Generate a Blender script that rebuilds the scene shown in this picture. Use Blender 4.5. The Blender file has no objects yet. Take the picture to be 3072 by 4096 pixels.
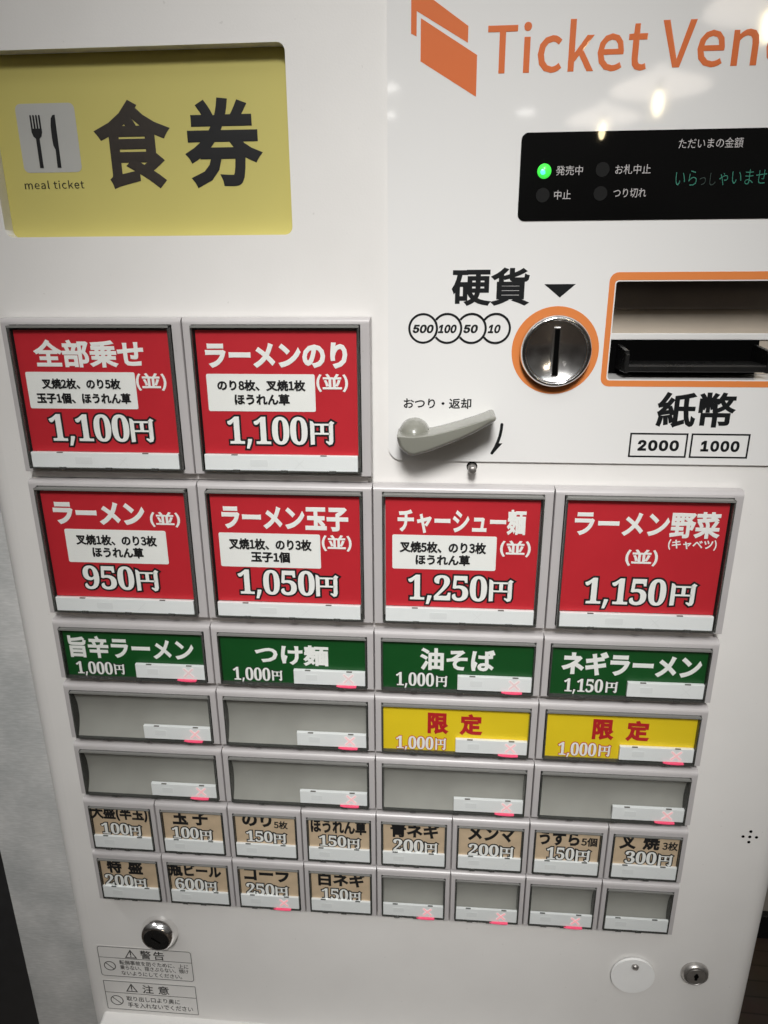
import bpy, bmesh, math, os, random
from mathutils import Vector, Euler
from mathutils.geometry import tessellate_polygon
random.seed(4)
S = bpy.context.scene
COL = S.collection
rad = math.radians

# ---------------------------------------------------------------- camera, world, lights, exposure
cd = bpy.data.cameras.new("camera")
cam = bpy.data.objects.new("camera", cd); COL.objects.link(cam)
cam.location = (0.24807, -0.39794, 0.12888)
cam.rotation_euler = (1.246735, 0.005247, 0.078316)
cd.sensor_fit = 'VERTICAL'; cd.sensor_height = 36.0; cd.sensor_width = 36.0
cd.lens = 24.666
cd.clip_start = 0.02; cd.clip_end = 60
S.camera = cam
S.render.resolution_x, S.render.resolution_y = 768, 1024

S.view_settings.view_transform = 'Standard'
S.view_settings.look = 'None'
S.view_settings.exposure = 0.0
S.view_settings.gamma = 1.0
S.view_settings.use_curve_mapping = False
S.render.engine = 'CYCLES'
S.cycles.max_bounces = 8
S.cycles.transparent_max_bounces = 16
S.cycles.caustics_reflective = False
S.cycles.caustics_refractive = False
S.cycles.sample_clamp_indirect = 4.0
S.cycles.use_denoising = True

world = bpy.data.worlds.new("World"); S.world = world
world.use_nodes = True
wn = world.node_tree; wn.nodes.clear()
w_out = wn.nodes.new('ShaderNodeOutputWorld'); w_bg = wn.nodes.new('ShaderNodeBackground')
w_tc = wn.nodes.new('ShaderNodeTexCoord'); w_sep = wn.nodes.new('ShaderNodeSeparateXYZ')
w_map = wn.nodes.new('ShaderNodeMapRange'); w_ramp = wn.nodes.new('ShaderNodeValToRGB')
w_noise = wn.nodes.new('ShaderNodeTexNoise'); w_noise.inputs['Scale'].default_value = 3.2; w_noise.inputs['Detail'].default_value = 3
w_add = wn.nodes.new('ShaderNodeMath'); w_add.operation = 'MULTIPLY_ADD'
w_add.inputs[1].default_value = 0.55; 
w_map.inputs['From Min'].default_value = -1; w_map.inputs['From Max'].default_value = 1
wn.links.new(w_tc.outputs['Generated'], w_sep.inputs[0]); wn.links.new(w_sep.outputs['Z'], w_map.inputs['Value'])
wn.links.new(w_tc.outputs['Generated'], w_noise.inputs['Vector'])
w_off = wn.nodes.new('ShaderNodeMath'); w_off.operation = 'SUBTRACT'; w_off.inputs[1].default_value = 0.5
wn.links.new(w_noise.outputs[0], w_off.inputs[0]); wn.links.new(w_off.outputs[0], w_add.inputs[0])
wn.links.new(w_map.outputs[0], w_add.inputs[2]); wn.links.new(w_add.outputs[0], w_ramp.inputs[0])
rp = w_ramp.color_ramp
rp.elements[0].position = 0.0; rp.elements[0].color = (0.10, 0.085, 0.07, 1)
rp.elements[1].position = 1.0; rp.elements[1].color = (3.0, 2.95, 2.9, 1)
for p_, c_ in ((0.38, (0.30, 0.27, 0.24, 1)), (0.48, (0.12, 0.10, 0.09, 1)), (0.60, (0.42, 0.40, 0.37, 1)), (0.76, (0.95, 0.93, 0.9, 1))):
    e = rp.elements.new(p_); e.color = c_
wn.links.new(w_ramp.outputs[0], w_bg.inputs['Color']); w_bg.inputs['Strength'].default_value = 0.12
wn.links.new(w_bg.outputs[0], w_out.inputs['Surface'])

def aim(o, target):
    d = Vector(target) - o.location
    o.rotation_euler = d.to_track_quat('-Z', 'Y').to_euler()

ld = bpy.data.lights.new("vignette_spot", 'SPOT'); ld.energy = 124; ld.spot_size = rad(27.5); ld.spot_blend = 1.0  # added key lamp; its narrow cone imitates a lens vignette
ld.shadow_soft_size = 0.19; ld.color = (1.0, 0.985, 0.96)
spot = bpy.data.objects.new("vignette_spot", ld); COL.objects.link(spot)
spot.location = (0.26, -1.15, 1.05); aim(spot, (0.245, 0, -0.045))

ld2 = bpy.data.lights.new("wall_fill_spot", 'SPOT'); ld2.energy = 170; ld2.spot_size = rad(27); ld2.spot_blend = 1.0  # added fill lamp with no visible source, brightens the left wall panel
ld2.shadow_soft_size = 0.15; ld2.color = (1.0, 0.99, 0.97)
spot2 = bpy.data.objects.new("wall_fill_spot", ld2); COL.objects.link(spot2)
spot2.location = (-0.95, -0.35, 1.30); aim(spot2, (-0.29, 0.30, -0.42))

# ---------------------------------------------------------------- helpers
WPOS = {}
def put(o, loc, parent=None):
    WPOS[o.name] = Vector(loc)
    if parent is not None:
        o.parent = parent; o.location = Vector(loc) - WPOS[parent.name]
    else:
        o.location = Vector(loc)
    return o

def mesh_obj(name, verts, faces, mat, parent=None, loc=(0, 0, 0), smooth=False, mats=None, idx=None):
    me = bpy.data.meshes.new(name); me.from_pydata([tuple(v) for v in verts], [], faces)
    for m in (mats or [mat]): me.materials.append(m)
    if idx:
        for p, i in zip(me.polygons, idx): p.material_index = i
    if smooth:
        for p in me.polygons: p.use_smooth = True
    me.update()
    o = bpy.data.objects.new(name, me); COL.objects.link(o)
    put(o, loc, parent)
    return o

def share(name, src, parent, loc):
    o = bpy.data.objects.new(name, src.data); COL.objects.link(o)
    return put(o, loc, parent)

class MB:
    """collects shapes, builds one mesh"""
    def __init__(s): s.v = []; s.f = []; s.i = []
    def add(s, verts, faces, mi=0):
        b = len(s.v); s.v += [tuple(v) for v in verts]
        s.f += [tuple(b + k for k in f) for f in faces]; s.i += [mi] * len(faces)
        return s
    def box(s, x0, x1, y0, y1, z0, z1, mi=0):
        v = [(x, y, z) for x in (x0, x1) for y in (y0, y1) for z in (z0, z1)]
        return s.add(v, [(0, 1, 3, 2), (4, 6, 7, 5), (0, 4, 5, 1), (2, 3, 7, 6), (0, 2, 6, 4), (1, 5, 7, 3)], mi)
    def build(s, name, mat, parent=None, loc=(0, 0, 0), smooth=False, mats=None, bevel=0, seg=2):
        me = bpy.data.meshes.new(name)
        off = Vector(loc)
        me.from_pydata([tuple(Vector(v) - off) for v in s.v], [], s.f)
        for m in (mats or [mat]): me.materials.append(m)
        for p, i in zip(me.polygons, s.i): p.material_index = i
        bm = bmesh.new(); bm.from_mesh(me)
        bmesh.ops.recalc_face_normals(bm, faces=bm.faces)
        if bevel:
            bmesh.ops.bevel(bm, geom=[e for e in bm.edges], offset=bevel, segments=seg, profile=0.5, affect='EDGES', clamp_overlap=True)
        bm.to_mesh(me); bm.free()
        if smooth:
            for p in me.polygons: p.use_smooth = True
        me.update()
        o = bpy.data.objects.new(name, me); COL.objects.link(o)
        return put(o, loc, parent)

def rrect(x0, x1, z0, z1, r=0.0, n=5, corners=(1, 1, 1, 1)):
    """counter-clockwise, starting bottom left; corners = bl, br, tr, tl"""
    out = []
    for (cx, cz, a0, on) in ((x0 + r, z0 + r, 180, corners[0]), (x1 - r, z0 + r, 270, corners[1]), (x1 - r, z1 - r, 0, corners[2]), (x0 + r, z1 - r, 90, corners[3])):
        if r <= 0 or not on:
            out.append((x0 if cx < (x0 + x1) / 2 else x1, z0 if cz < (z0 + z1) / 2 else z1)); continue
        for k in range(n + 1):
            a = rad(a0 + 90 * k / n); out.append((cx + r * math.cos(a), cz + r * math.sin(a)))
    return out

def circle(cx, cz, r, n=40, a0=0):
    return [(cx + r * math.cos(a0 + 2 * math.pi * k / n), cz + r * math.sin(a0 + 2 * math.pi * k / n)) for k in range(n)]

def plate(mb, outer, holes, yf, yb, mi=0, sides=True, holesides=True):
    """a flat plate facing -Y with holes; front at yf, back edge of its side walls at yb"""
    loops = [outer] + list(holes)
    polys = [[Vector((x, z, 0)) for x, z in l] for l in loops]
    flat = [p for l in loops for p in l]
    tris = tessellate_polygon(polys)
    v = [(x, yf, z) for x, z in flat]; f = []
    for t in tris:
        a, b, c = (Vector(flat[k]) for k in t)
        cr = (b.x - a.x) * (c.y - a.y) - (b.y - a.y) * (c.x - a.x)
        if abs(cr) < 1e-14: continue
        f.append(tuple(t) if cr > 0 else (t[0], t[2], t[1]))
    n = len(v); v += [(x, yb, z) for x, z in flat]
    s = 0
    for li, l in enumerate(loops):
        m = len(l)
        if (li == 0 and sides) or (li > 0 and holesides):
            for k in range(m):
                a, b = s + k, s + (k + 1) % m
                f.append((a, a + n, b + n, b))
        s += m
    return mb.add(v, f, mi)

def lathe(mb, prof, cx, cz, n=48, mi=0):
    """revolve (r, y) about the axis along Y through (cx, cz)"""
    v = []; f = []
    for (r, y) in prof:
        for k in range(n):
            a = 2 * math.pi * k / n; v.append((cx + r * math.cos(a), y, cz + r * math.sin(a)))
    for j in range(len(prof) - 1):
        for k in range(n):
            a = j * n + k; b = j * n + (k + 1) % n
            f.append((a, b, b + n, a + n))
    return mb.add(v, f, mi)

def zlathe(mb, prof, c, n=40, mi=0):
    v = []; f = []
    for (r, z) in prof:
        for k in range(n):
            a = 2 * math.pi * k / n; v.append((c[0] + r * math.cos(a), c[1] + r * math.sin(a), c[2] + z))
    for j in range(len(prof) - 1):
        for k in range(n):
            a = j * n + k; b = j * n + (k + 1) % n
            f.append((a, b, b + n, a + n))
    return mb.add(v, f, mi)

def stroke(mb, pts, w, y, mi=0, taper=None, th=0.00008, cap=True):
    """a flat ribbon with round ends along pts"""
    L = []; R = []
    n = len(pts)
    for k in range(n):
        a = Vector(pts[max(0, k - 1)]); b = Vector(pts[min(n - 1, k + 1)]); d = (b - a).normalized()
        nn = Vector((-d.y, d.x)); h = (taper[k] if taper else w) / 2
        p = Vector(pts[k]); L.append(p + nn * h); R.append(p - nn * h)
    ends = []
    if cap:
        d = (Vector(pts[-1]) - Vector(pts[-2])).normalized(); h = (taper[-1] if taper else w) / 2
        a0 = math.atan2(d.y, d.x)
        e1 = [Vector(pts[-1]) + h * Vector((math.cos(a0 - math.pi / 2 + math.pi * k / 6), math.sin(a0 - math.pi / 2 + math.pi * k / 6))) for k in range(1, 6)]
        d = (Vector(pts[1]) - Vector(pts[0])).normalized(); h = (taper[0] if taper else w) / 2
        a0 = math.atan2(d.y, d.x)
        e0 = [Vector(pts[0]) + h * Vector((math.cos(a0 + math.pi / 2 + math.pi * k / 6), math.sin(a0 + math.pi / 2 + math.pi * k / 6))) for k in range(1, 6)]
    else: e1 = e0 = []
    loop = [tuple(p) for p in R] + [tuple(p) for p in e1] + [tuple(p) for p in reversed(L)] + [tuple(p) for p in e0]
    return plate(mb, loop, [], y, y + th, mi)

def ring_loop(mb, loop_out, loop_in, y, mi=0, th=0.00008):
    return plate(mb, loop_out, [loop_in], y, y + th, mi)

# ---------------------------------------------------------------- materials
def new_mat(name):
    m = bpy.data.materials.new(name); m.use_nodes = True
    return m, m.node_tree, m.node_tree.nodes['Principled BSDF']

def pmat(name, col, rough=0.5, metal=0.0, spec=0.5, coat=0.0, var=0.03, scale=60.0, bump=0.0, bscale=400.0, rvar=0.05, emit=None, estr=0.0, coat_rough=0.03):
    m, nt, b = new_mat(name)
    b.inputs['Metallic'].default_value = metal
    b.inputs['Specular IOR Level'].default_value = spec
    b.inputs['Coat Weight'].default_value = coat
    b.inputs['Coat Roughness'].default_value = coat_rough
    tc = nt.nodes.new('ShaderNodeTexCoord')
    n = nt.nodes.new('ShaderNodeTexNoise'); n.inputs['Scale'].default_value = scale; n.inputs['Detail'].default_value = 4
    nt.links.new(tc.outputs['Object'], n.inputs['Vector'])
    r = nt.nodes.new('ShaderNodeValToRGB')
    r.color_ramp.elements[0].position = 0.3; r.color_ramp.elements[1].position = 0.7
    r.color_ramp.elements[0].color = (*[max(0, c * (1 - var)) for c in col], 1)
    r.color_ramp.elements[1].color = (*[min(1, c * (1 + var)) for c in col], 1)
    nt.links.new(n.outputs[0], r.inputs[0]); nt.links.new(r.outputs[0], b.inputs['Base Color'])
    mr = nt.nodes.new('ShaderNodeMapRange')
    mr.inputs['To Min'].default_value = max(0.0, rough - rvar); mr.inputs['To Max'].default_value = min(1, rough + rvar)
    nt.links.new(n.outputs[0], mr.inputs['Value']); nt.links.new(mr.outputs[0], b.inputs['Roughness'])
    if bump:
        n2 = nt.nodes.new('ShaderNodeTexNoise'); n2.inputs['Scale'].default_value = bscale; n2.inputs['Detail'].default_value = 2
        nt.links.new(tc.outputs['Object'], n2.inputs['Vector'])
        bp = nt.nodes.new('ShaderNodeBump'); bp.inputs['Strength'].default_value = bump; bp.inputs['Distance'].default_value = 0.0004
        nt.links.new(n2.outputs[0], bp.inputs['Height']); nt.links.new(bp.outputs[0], b.inputs['Normal'])
    if emit:
        b.inputs['Emission Color'].default_value = (*emit, 1); b.inputs['Emission Strength'].default_value = estr
    return m

M = {}
M['white_paint'] = pmat('white_paint', (0.79, 0.775, 0.755), 0.42, var=0.012, scale=25, bump=0.12, bscale=900, spec=0.4)
M['panel_white'] = pmat('panel_white', (0.79, 0.785, 0.775), 0.55, spec=0.1, coat=1.0, var=0.008, scale=10, coat_rough=0.05, rvar=0.02)
M['frame_grey'] = pmat('frame_grey', (0.49, 0.468, 0.47), 0.33, var=0.02, scale=40, bump=0.05, bscale=700)
M['base_cream'] = pmat('base_cream', (0.68, 0.65, 0.63), 0.4, var=0.02, scale=40)
M['recess_black'] = pmat('recess_black', (0.02, 0.019, 0.018), 0.45, var=0.1)
M['black_gloss'] = pmat('black_gloss', (0.004, 0.004, 0.004), 0.5, coat=0.8, spec=0.0, var=0.05, coat_rough=0.02)
M['black_plastic'] = pmat('black_plastic', (0.010, 0.010, 0.010), 0.28, var=0.1, scale=100)
M['hole_black'] = pmat('hole_black', (0.003, 0.003, 0.003), 0.9, spec=0.0)
M['ink_black'] = pmat('ink_black', (0.012, 0.012, 0.013), 0.55, var=0.05, spec=0.3)
M['ink_panel'] = pmat('ink_panel', (0.008, 0.009, 0.010), 0.5, spec=0.2, coat=0.25, var=0.05)
M['ink_soft'] = pmat('ink_soft', (0.03, 0.027, 0.02), 0.6, var=0.05, spec=0.2)
M['ink_label'] = pmat('ink_label', (0.05, 0.048, 0.045), 0.6, var=0.05, spec=0.2)
M['ink_white'] = pmat('ink_white', (0.91, 0.905, 0.88), 0.55, var=0.01, spec=0.3)
M['ink_red'] = pmat('ink_red', (0.50, 0.016, 0.020), 0.5, var=0.03)
M['ink_grey'] = pmat('ink_grey', (0.40, 0.39, 0.38), 0.5, var=0.03)
M['orange'] = pmat('orange_print', (0.74, 0.235, 0.065), 0.5, spec=0.2, coat=0.7, var=0.02, scale=20)
M['orange_logo'] = pmat('orange_logo', (0.70, 0.165, 0.045), 0.5, spec=0.2, coat=0.7, var=0.02, scale=20)
M['card_red'] = pmat('card_red', (0.56, 0.022, 0.034), 0.42, var=0.04, scale=30)
M['card_green'] = pmat('card_green', (0.006, 0.078, 0.015), 0.4, var=0.06, scale=30)
M['card_yellow'] = pmat('card_yellow', (0.86, 0.63, 0.018), 0.45, var=0.03, scale=30)
M['card_tan'] = pmat('card_tan', (0.62, 0.47, 0.32), 0.6, var=0.07, scale=120)
M['blank_grey'] = pmat('blank_grey', (0.33, 0.325, 0.30), 0.36, var=0.05, scale=50, rvar=0.1)
M['strip_white'] = pmat('strip_white', (0.88, 0.895, 0.90), 0.4, var=0.012, scale=60)
M['sign_yellow'] = pmat('sign_yellow', (0.56, 0.50, 0.155), 0.55, var=0.025, scale=14, spec=0.3)
M['icon_grey'] = pmat('icon_grey', (0.45, 0.45, 0.43), 0.55, var=0.02, spec=0.3)
M['chrome'] = pmat('chrome', (0.93, 0.92, 0.91), 0.16, metal=1.0, var=0.03, scale=200, rvar=0.03)
M['chrome_worn'] = pmat('chrome_worn', (0.80, 0.79, 0.78), 0.09, metal=1.0, var=0.05, scale=130, bump=0.25, bscale=70, rvar=0.03)
M['steel'] = pmat('steel', (0.50, 0.48, 0.46), 0.32, metal=0.85, var=0.1, scale=300)
M['lever_grey'] = pmat('lever_grey', (0.22, 0.221, 0.19), 0.25, var=0.015, scale=30, coat=0.4)
M['disc_white'] = pmat('disc_white', (0.90, 0.90, 0.89), 0.4, var=0.02)
M['sticker_grey'] = pmat('sticker_clear', (0.755, 0.74, 0.72), 0.35, var=0.015)
M['slot_shade'] = pmat('slot_shade', (0.17, 0.14, 0.12), 0.35, var=0.12, scale=30)
M['slot_beige'] = pmat('slot_beige', (0.47, 0.41, 0.34), 0.4, var=0.05, scale=30)
M['lamp_off'] = pmat('lamp_off', (0.008, 0.008, 0.008), 0.6, spec=0.15, var=0.1)
M['led_green'] = pmat('led_green', (0.05, 0.6, 0.05), 0.3, emit=(0.06, 0.9, 0.08), estr=0.95)
M['led_core'] = pmat('led_core', (0.1, 0.7, 0.6), 0.3, emit=(0.12, 0.95, 0.62), estr=0.95)
M['vfd_teal'] = pmat('vfd_teal', (0.02, 0.12, 0.09), 0.5, emit=(0.01, 0.36, 0.20), estr=0.15)
M['display_print'] = pmat('display_print', (0.45, 0.43, 0.43), 0.6, var=0.02)
for nm_, c_, e_ in (('cross_pink', (0.85, 0.60, 0.61), 0.42), ('cross_pale', (0.86, 0.72, 0.73), 0.16), ('cross_strong', (0.82, 0.45, 0.48), 0.55)):
    M[nm_] = pmat(nm_, c_, 0.5, emit=(1.0, 0.36, 0.40), estr=e_ * 0.8)
M['cross_halo'] = pmat('cross_halo', (0.88, 0.83, 0.83), 0.5, emit=(1.0, 0.75, 0.75), estr=0.16)
M['glow_red'] = pmat('glow_red', (0.6, 0.05, 0.12), 0.3, emit=(1.0, 0.12, 0.22), estr=0.36)

def handled(m, amount, scale=260.0, lo=0.70, hi=0.76):
    """sparse specks and rubbed patches of dirt on a light surface"""
    nt = m.node_tree; b = nt.nodes['Principled BSDF']; src = b.inputs['Base Color'].links[0].from_socket
    tc = nt.nodes.new('ShaderNodeTexCoord')
    n = nt.nodes.new('ShaderNodeTexNoise'); n.inputs['Scale'].default_value = scale; n.inputs['Detail'].default_value = 1
    n2 = nt.nodes.new('ShaderNodeTexNoise'); n2.inputs['Scale'].default_value = 16; n2.inputs['Detail'].default_value = 6
    r = nt.nodes.new('ShaderNodeValToRGB'); r.color_ramp.elements[0].position = lo; r.color_ramp.elements[1].position = hi
    r2 = nt.nodes.new('ShaderNodeValToRGB'); r2.color_ramp.elements[0].position = 0.48; r2.color_ramp.elements[1].position = 0.74
    mul = nt.nodes.new('ShaderNodeMath'); mul.operation = 'MULTIPLY_ADD'; mul.inputs[1].default_value = amount
    m3 = nt.nodes.new('ShaderNodeMath'); m3.operation = 'MULTIPLY'; m3.inputs[1].default_value = amount * 0.28
    mx = nt.nodes.new('ShaderNodeMixRGB'); mx.inputs[2].default_value = (0.16, 0.14, 0.115, 1)
    for q in (n, n2): nt.links.new(tc.outputs['Object'], q.inputs['Vector'])
    nt.links.new(n.outputs[0], r.inputs[0]); nt.links.new(n2.outputs[0], r2.inputs[0]); nt.links.new(r2.outputs[0], m3.inputs[0])
    nt.links.new(r.outputs[0], mul.inputs[0]); nt.links.new(m3.outputs[0], mul.inputs[2])
    nt.links.new(mul.outputs[0], mx.inputs[0]); nt.links.new(src, mx.inputs[1]); nt.links.new(mx.outputs[0], b.inputs['Base Color'])
handled(M['white_paint'], 0.14, 330.0, 0.765, 0.80)
handled(M['frame_grey'], 0.22, 420.0, 0.76, 0.80)
handled(M['base_cream'], 0.45, 300.0)
handled(M['lever_grey'], 0.15, 300.0, 0.76, 0.80)

def acrylic(name, tint, clear, rough, blend_spec=1.45):
    m, nt, b = new_mat(name); nt.nodes.remove(b)
    out = nt.nodes['Material Output']
    tr = nt.nodes.new('ShaderNodeBsdfTransparent'); tr.inputs[0].default_value = (*tint, 1)
    gl = nt.nodes.new('ShaderNodeBsdfGlossy'); gl.inputs['Roughness'].default_value = rough
    lw = nt.nodes.new('ShaderNodeLayerWeight'); lw.inputs['Blend'].default_value = 0.5
    pw = nt.nodes.new('ShaderNodeMath'); pw.operation = 'POWER'; pw.inputs[1].default_value = 5.0
    fr = nt.nodes.new('ShaderNodeMath'); fr.operation = 'MULTIPLY_ADD'; fr.inputs[1].default_value = 0.92; fr.inputs[2].default_value = 0.05
    nt.links.new(lw.outputs['Facing'], pw.inputs[0]); nt.links.new(pw.outputs[0], fr.inputs[0])
    tc = nt.nodes.new('ShaderNodeTexCoord'); n = nt.nodes.new('ShaderNodeTexNoise'); n.inputs['Scale'].default_value = 90
    bp = nt.nodes.new('ShaderNodeBump'); bp.inputs['Strength'].default_value = 0.06; bp.inputs['Distance'].default_value = 0.0005
    nt.links.new(tc.outputs['Object'], n.inputs['Vector']); nt.links.new(n.outputs[0], bp.inputs['Height'])
    nt.links.new(bp.outputs[0], gl.inputs['Normal'])
    mx = nt.nodes.new('ShaderNodeMixShader')
    nt.links.new(fr.outputs[0], mx.inputs[0]); nt.links.new(tr.outputs[0], mx.inputs[1]); nt.links.new(gl.outputs[0], mx.inputs[2])
    if clear < 1:
        df = nt.nodes.new('ShaderNodeBsdfDiffuse'); df.inputs[0].default_value = (0.42, 0.42, 0.40, 1)
        m2 = nt.nodes.new('ShaderNodeMixShader'); m2.inputs[0].default_value = 1 - clear
        nt.links.new(mx.outputs[0], m2.inputs[1]); nt.links.new(df.outputs[0], m2.inputs[2])
        nt.links.new(m2.outputs[0], out.inputs['Surface'])
    else:
        nt.links.new(mx.outputs[0], out.inputs['Surface'])
    return m
M['cover_clear'] = acrylic('cover_clear', (0.97, 0.98, 0.975), 1.0, 0.04)
M['cover_edge'] = acrylic('cover_edge', (0.35, 0.37, 0.36), 0.88, 0.08)
M['cover_top'] = acrylic('cover_top', (0.5, 0.5, 0.5), 0.55, 0.08)

# ---------------------------------------------------------------- lettering
def load_font(fn):
    try:
        p = os.path.join(bpy.utils.system_resource('DATAFILES', path='fonts'), fn)
        return bpy.data.fonts.load(p)
    except Exception:
        return None
F_CJK = load_font('Noto Sans CJK Regular.woff2')
F_INT = load_font('Inter.woff2')
F_MATH = load_font('NotoSansMath-Regular.woff2')
BOLD = {str(k): chr(0x1D7CE + k) for k in range(10)}

def glyphs(s, weight=0.0, font=F_CJK, res=3, round_=1, spacing=1.0, thin=0.0):
    """verts (x, depth, z) and faces of a line of lettering, in em units"""
    c = bpy.data.curves.new('lettering', 'FONT'); c.body = s
    if font: c.font = font
    c.resolution_u = res; c.bevel_depth = weight * (0.36 if font is not None and font is F_CJK else 1.0); c.bevel_resolution = round_; c.space_character = spacing; c.offset = thin
    o = bpy.data.objects.new('lettering', c); COL.objects.link(o)
    dg = bpy.context.evaluated_depsgraph_get(); dg.update()
    me = bpy.data.meshes.new_from_object(o.evaluated_get(dg))
    v = [tuple(p.co) for p in me.vertices]; f = [tuple(p.vertices) for p in me.polygons]
    bpy.data.objects.remove(o); bpy.data.curves.remove(c); bpy.data.meshes.remove(me)
    d = max((abs(p[2]) for p in v), default=0) or 1
    # keep the front half only: the glyph faces -Y once laid up
    out = [(p[0], p[1], p[2] / d) for p in v]
    keep = [q for q in f if sum(out[k][2] for k in q) / len(q) > -0.3]
    if not keep: keep = f
    return out, keep

def lay(mb, g, box, y, mi=0, shear=0.0, th=0.00005):
    v, f = g
    x0 = min(p[0] for p in v); x1 = max(p[0] for p in v); z0 = min(p[1] for p in v); z1 = max(p[1] for p in v)
    sx = (box[1] - box[0]) / (x1 - x0); sz = (box[3] - box[2]) / (z1 - z0)
    H = box[3] - box[2]
    vv = []
    for p in v:
        x = box[0] + (p[0] - x0) * sx; z = box[2] + (p[1] - z0) * sz
        if shear: x += shear * (z - box[2] - H / 2)
        vv.append((x, y - th * max(p[2], 0), z))
    return mb.add(vv, f, mi)

def lay_box(g):
    v = g[0]
    return min(p[0] for p in v), max(p[0] for p in v), min(p[1] for p in v), max(p[1] for p in v)

def writing(name, items, mat, parent, y, mats=None):
    """items = (string, box, weight[, options])"""
    mb = MB()
    for it in items:
        o = it[3] if len(it) > 3 else {}
        lay(mb, glyphs(it[0], it[2], o.get('font', F_CJK), spacing=o.get('spacing', 1.0), thin=o.get('thin', 0.0)), it[1], y, o.get('mi', 0), o.get('shear', 0.0))
    loc = (items[0][1][0], y, items[0][1][2])
    return mb.build(name, mat, parent, loc, mats=mats)

# fat serif digits come from the bold maths digits; the yen kanji is drawn stroke by stroke (thin level, thick upright)
def yen_loops():
    L = [(0, 0), (0.17, 0), (0.17, 0.86), (0.11, 0.97), (0.0, 0.97)]
    return [
        [(0.0, -0.02), (0.18, 0.0), (0.18, 0.88), (0.10, 0.97), (0.0, 1.0)],
        [(0.17, 0.80), (0.84, 0.80), (0.84, 0.88), (0.17, 0.88)],
        [(0.17, 0.42), (0.84, 0.42), (0.84, 0.50), (0.17, 0.50)],
        [(0.43, 0.50), (0.59, 0.50), (0.59, 0.80), (0.43, 0.80)],
        [(0.80, 0.13), (0.66, 0.16), (0.66, 0.10), (0.80, -0.02), (0.93, 0.02), (0.98, 0.14), (0.98, 0.86), (1.04, 0.92), (0.90, 1.0), (0.80, 0.90)],
    ]
def grow(loop, d):
    n = len(loop); out = []
    for k in range(n):
        p = Vector(loop[k]); a = (p - Vector(loop[k - 1])).normalized(); b = (Vector(loop[(k + 1) % n]) - p).normalized()
        na = Vector((a.y, -a.x)); nb = Vector((b.y, -b.x)); m = na + nb
        if m.length < 1e-6: m = na
        m.normalize(); out.append(tuple(p + m * d / max(0.5, m.dot(na))))
    return out
def ccw(l):
    s = sum(l[k - 1][0] * l[k][1] - l[k][0] * l[k - 1][1] for k in range(len(l)))
    return l if s > 0 else l[::-1]

def price(num, dbox, ybox, parent, y, outline, edge, fill):
    """white figures with a coloured outline: material 0 outline, 1 figures"""
    mb = MB()
    body = ''.join(BOLD.get(c, c) for c in num)
    w = 0.007
    g = glyphs(body, w, F_MATH, spacing=0.97)
    v = g[0]; h = max(p[1] for p in v)
    gx0, gx1, gz0, gz1 = lay_box(g)
    # the comma hangs below the figures: fit the figures' height, not the comma's
    H = dbox[3] - dbox[2]; comma = ',' in num
    em = H / (gz1 - (0 if comma else gz0))
    zb = dbox[2] + (gz0 * em * 0.8 if comma else 0)
    box = (dbox[0], dbox[1], zb, dbox[3])
    sx = (box[1] - box[0]) / (gx1 - gx0)
    k = edge / ((sx + em) / 2)
    lay(mb, g, box, y - 0.00022, 1)
    g2 = glyphs(body, w + k, F_MATH, spacing=0.97)
    a0, a1, b0, b1 = lay_box(g2)
    szc = (box[3] - box[2]) / (gz1 - gz0)
    box2 = (box[0] + (a0 - gx0) * sx, box[1] + (a1 - gx1) * sx, box[2] + (b0 - gz0) * szc, box[3] + (b1 - gz1) * szc)
    lay(mb, g2, box2, y, 0)
    W, Hh = ybox[1] - ybox[0], ybox[3] - ybox[2]
    for l in yen_loops():
        wl = ccw([(ybox[0] + px * W, ybox[2] + pz * Hh) for px, pz in l])
        plate(mb, wl, [], y - 0.00034, y - 0.0003, 1)
        plate(mb, grow(wl, edge), [], y - 0.00012 - 0.00001 * len(l), y, 0)
    return mb.build('price', None, parent, (dbox[0], y, dbox[2]), mats=[outline, fill])

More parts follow.
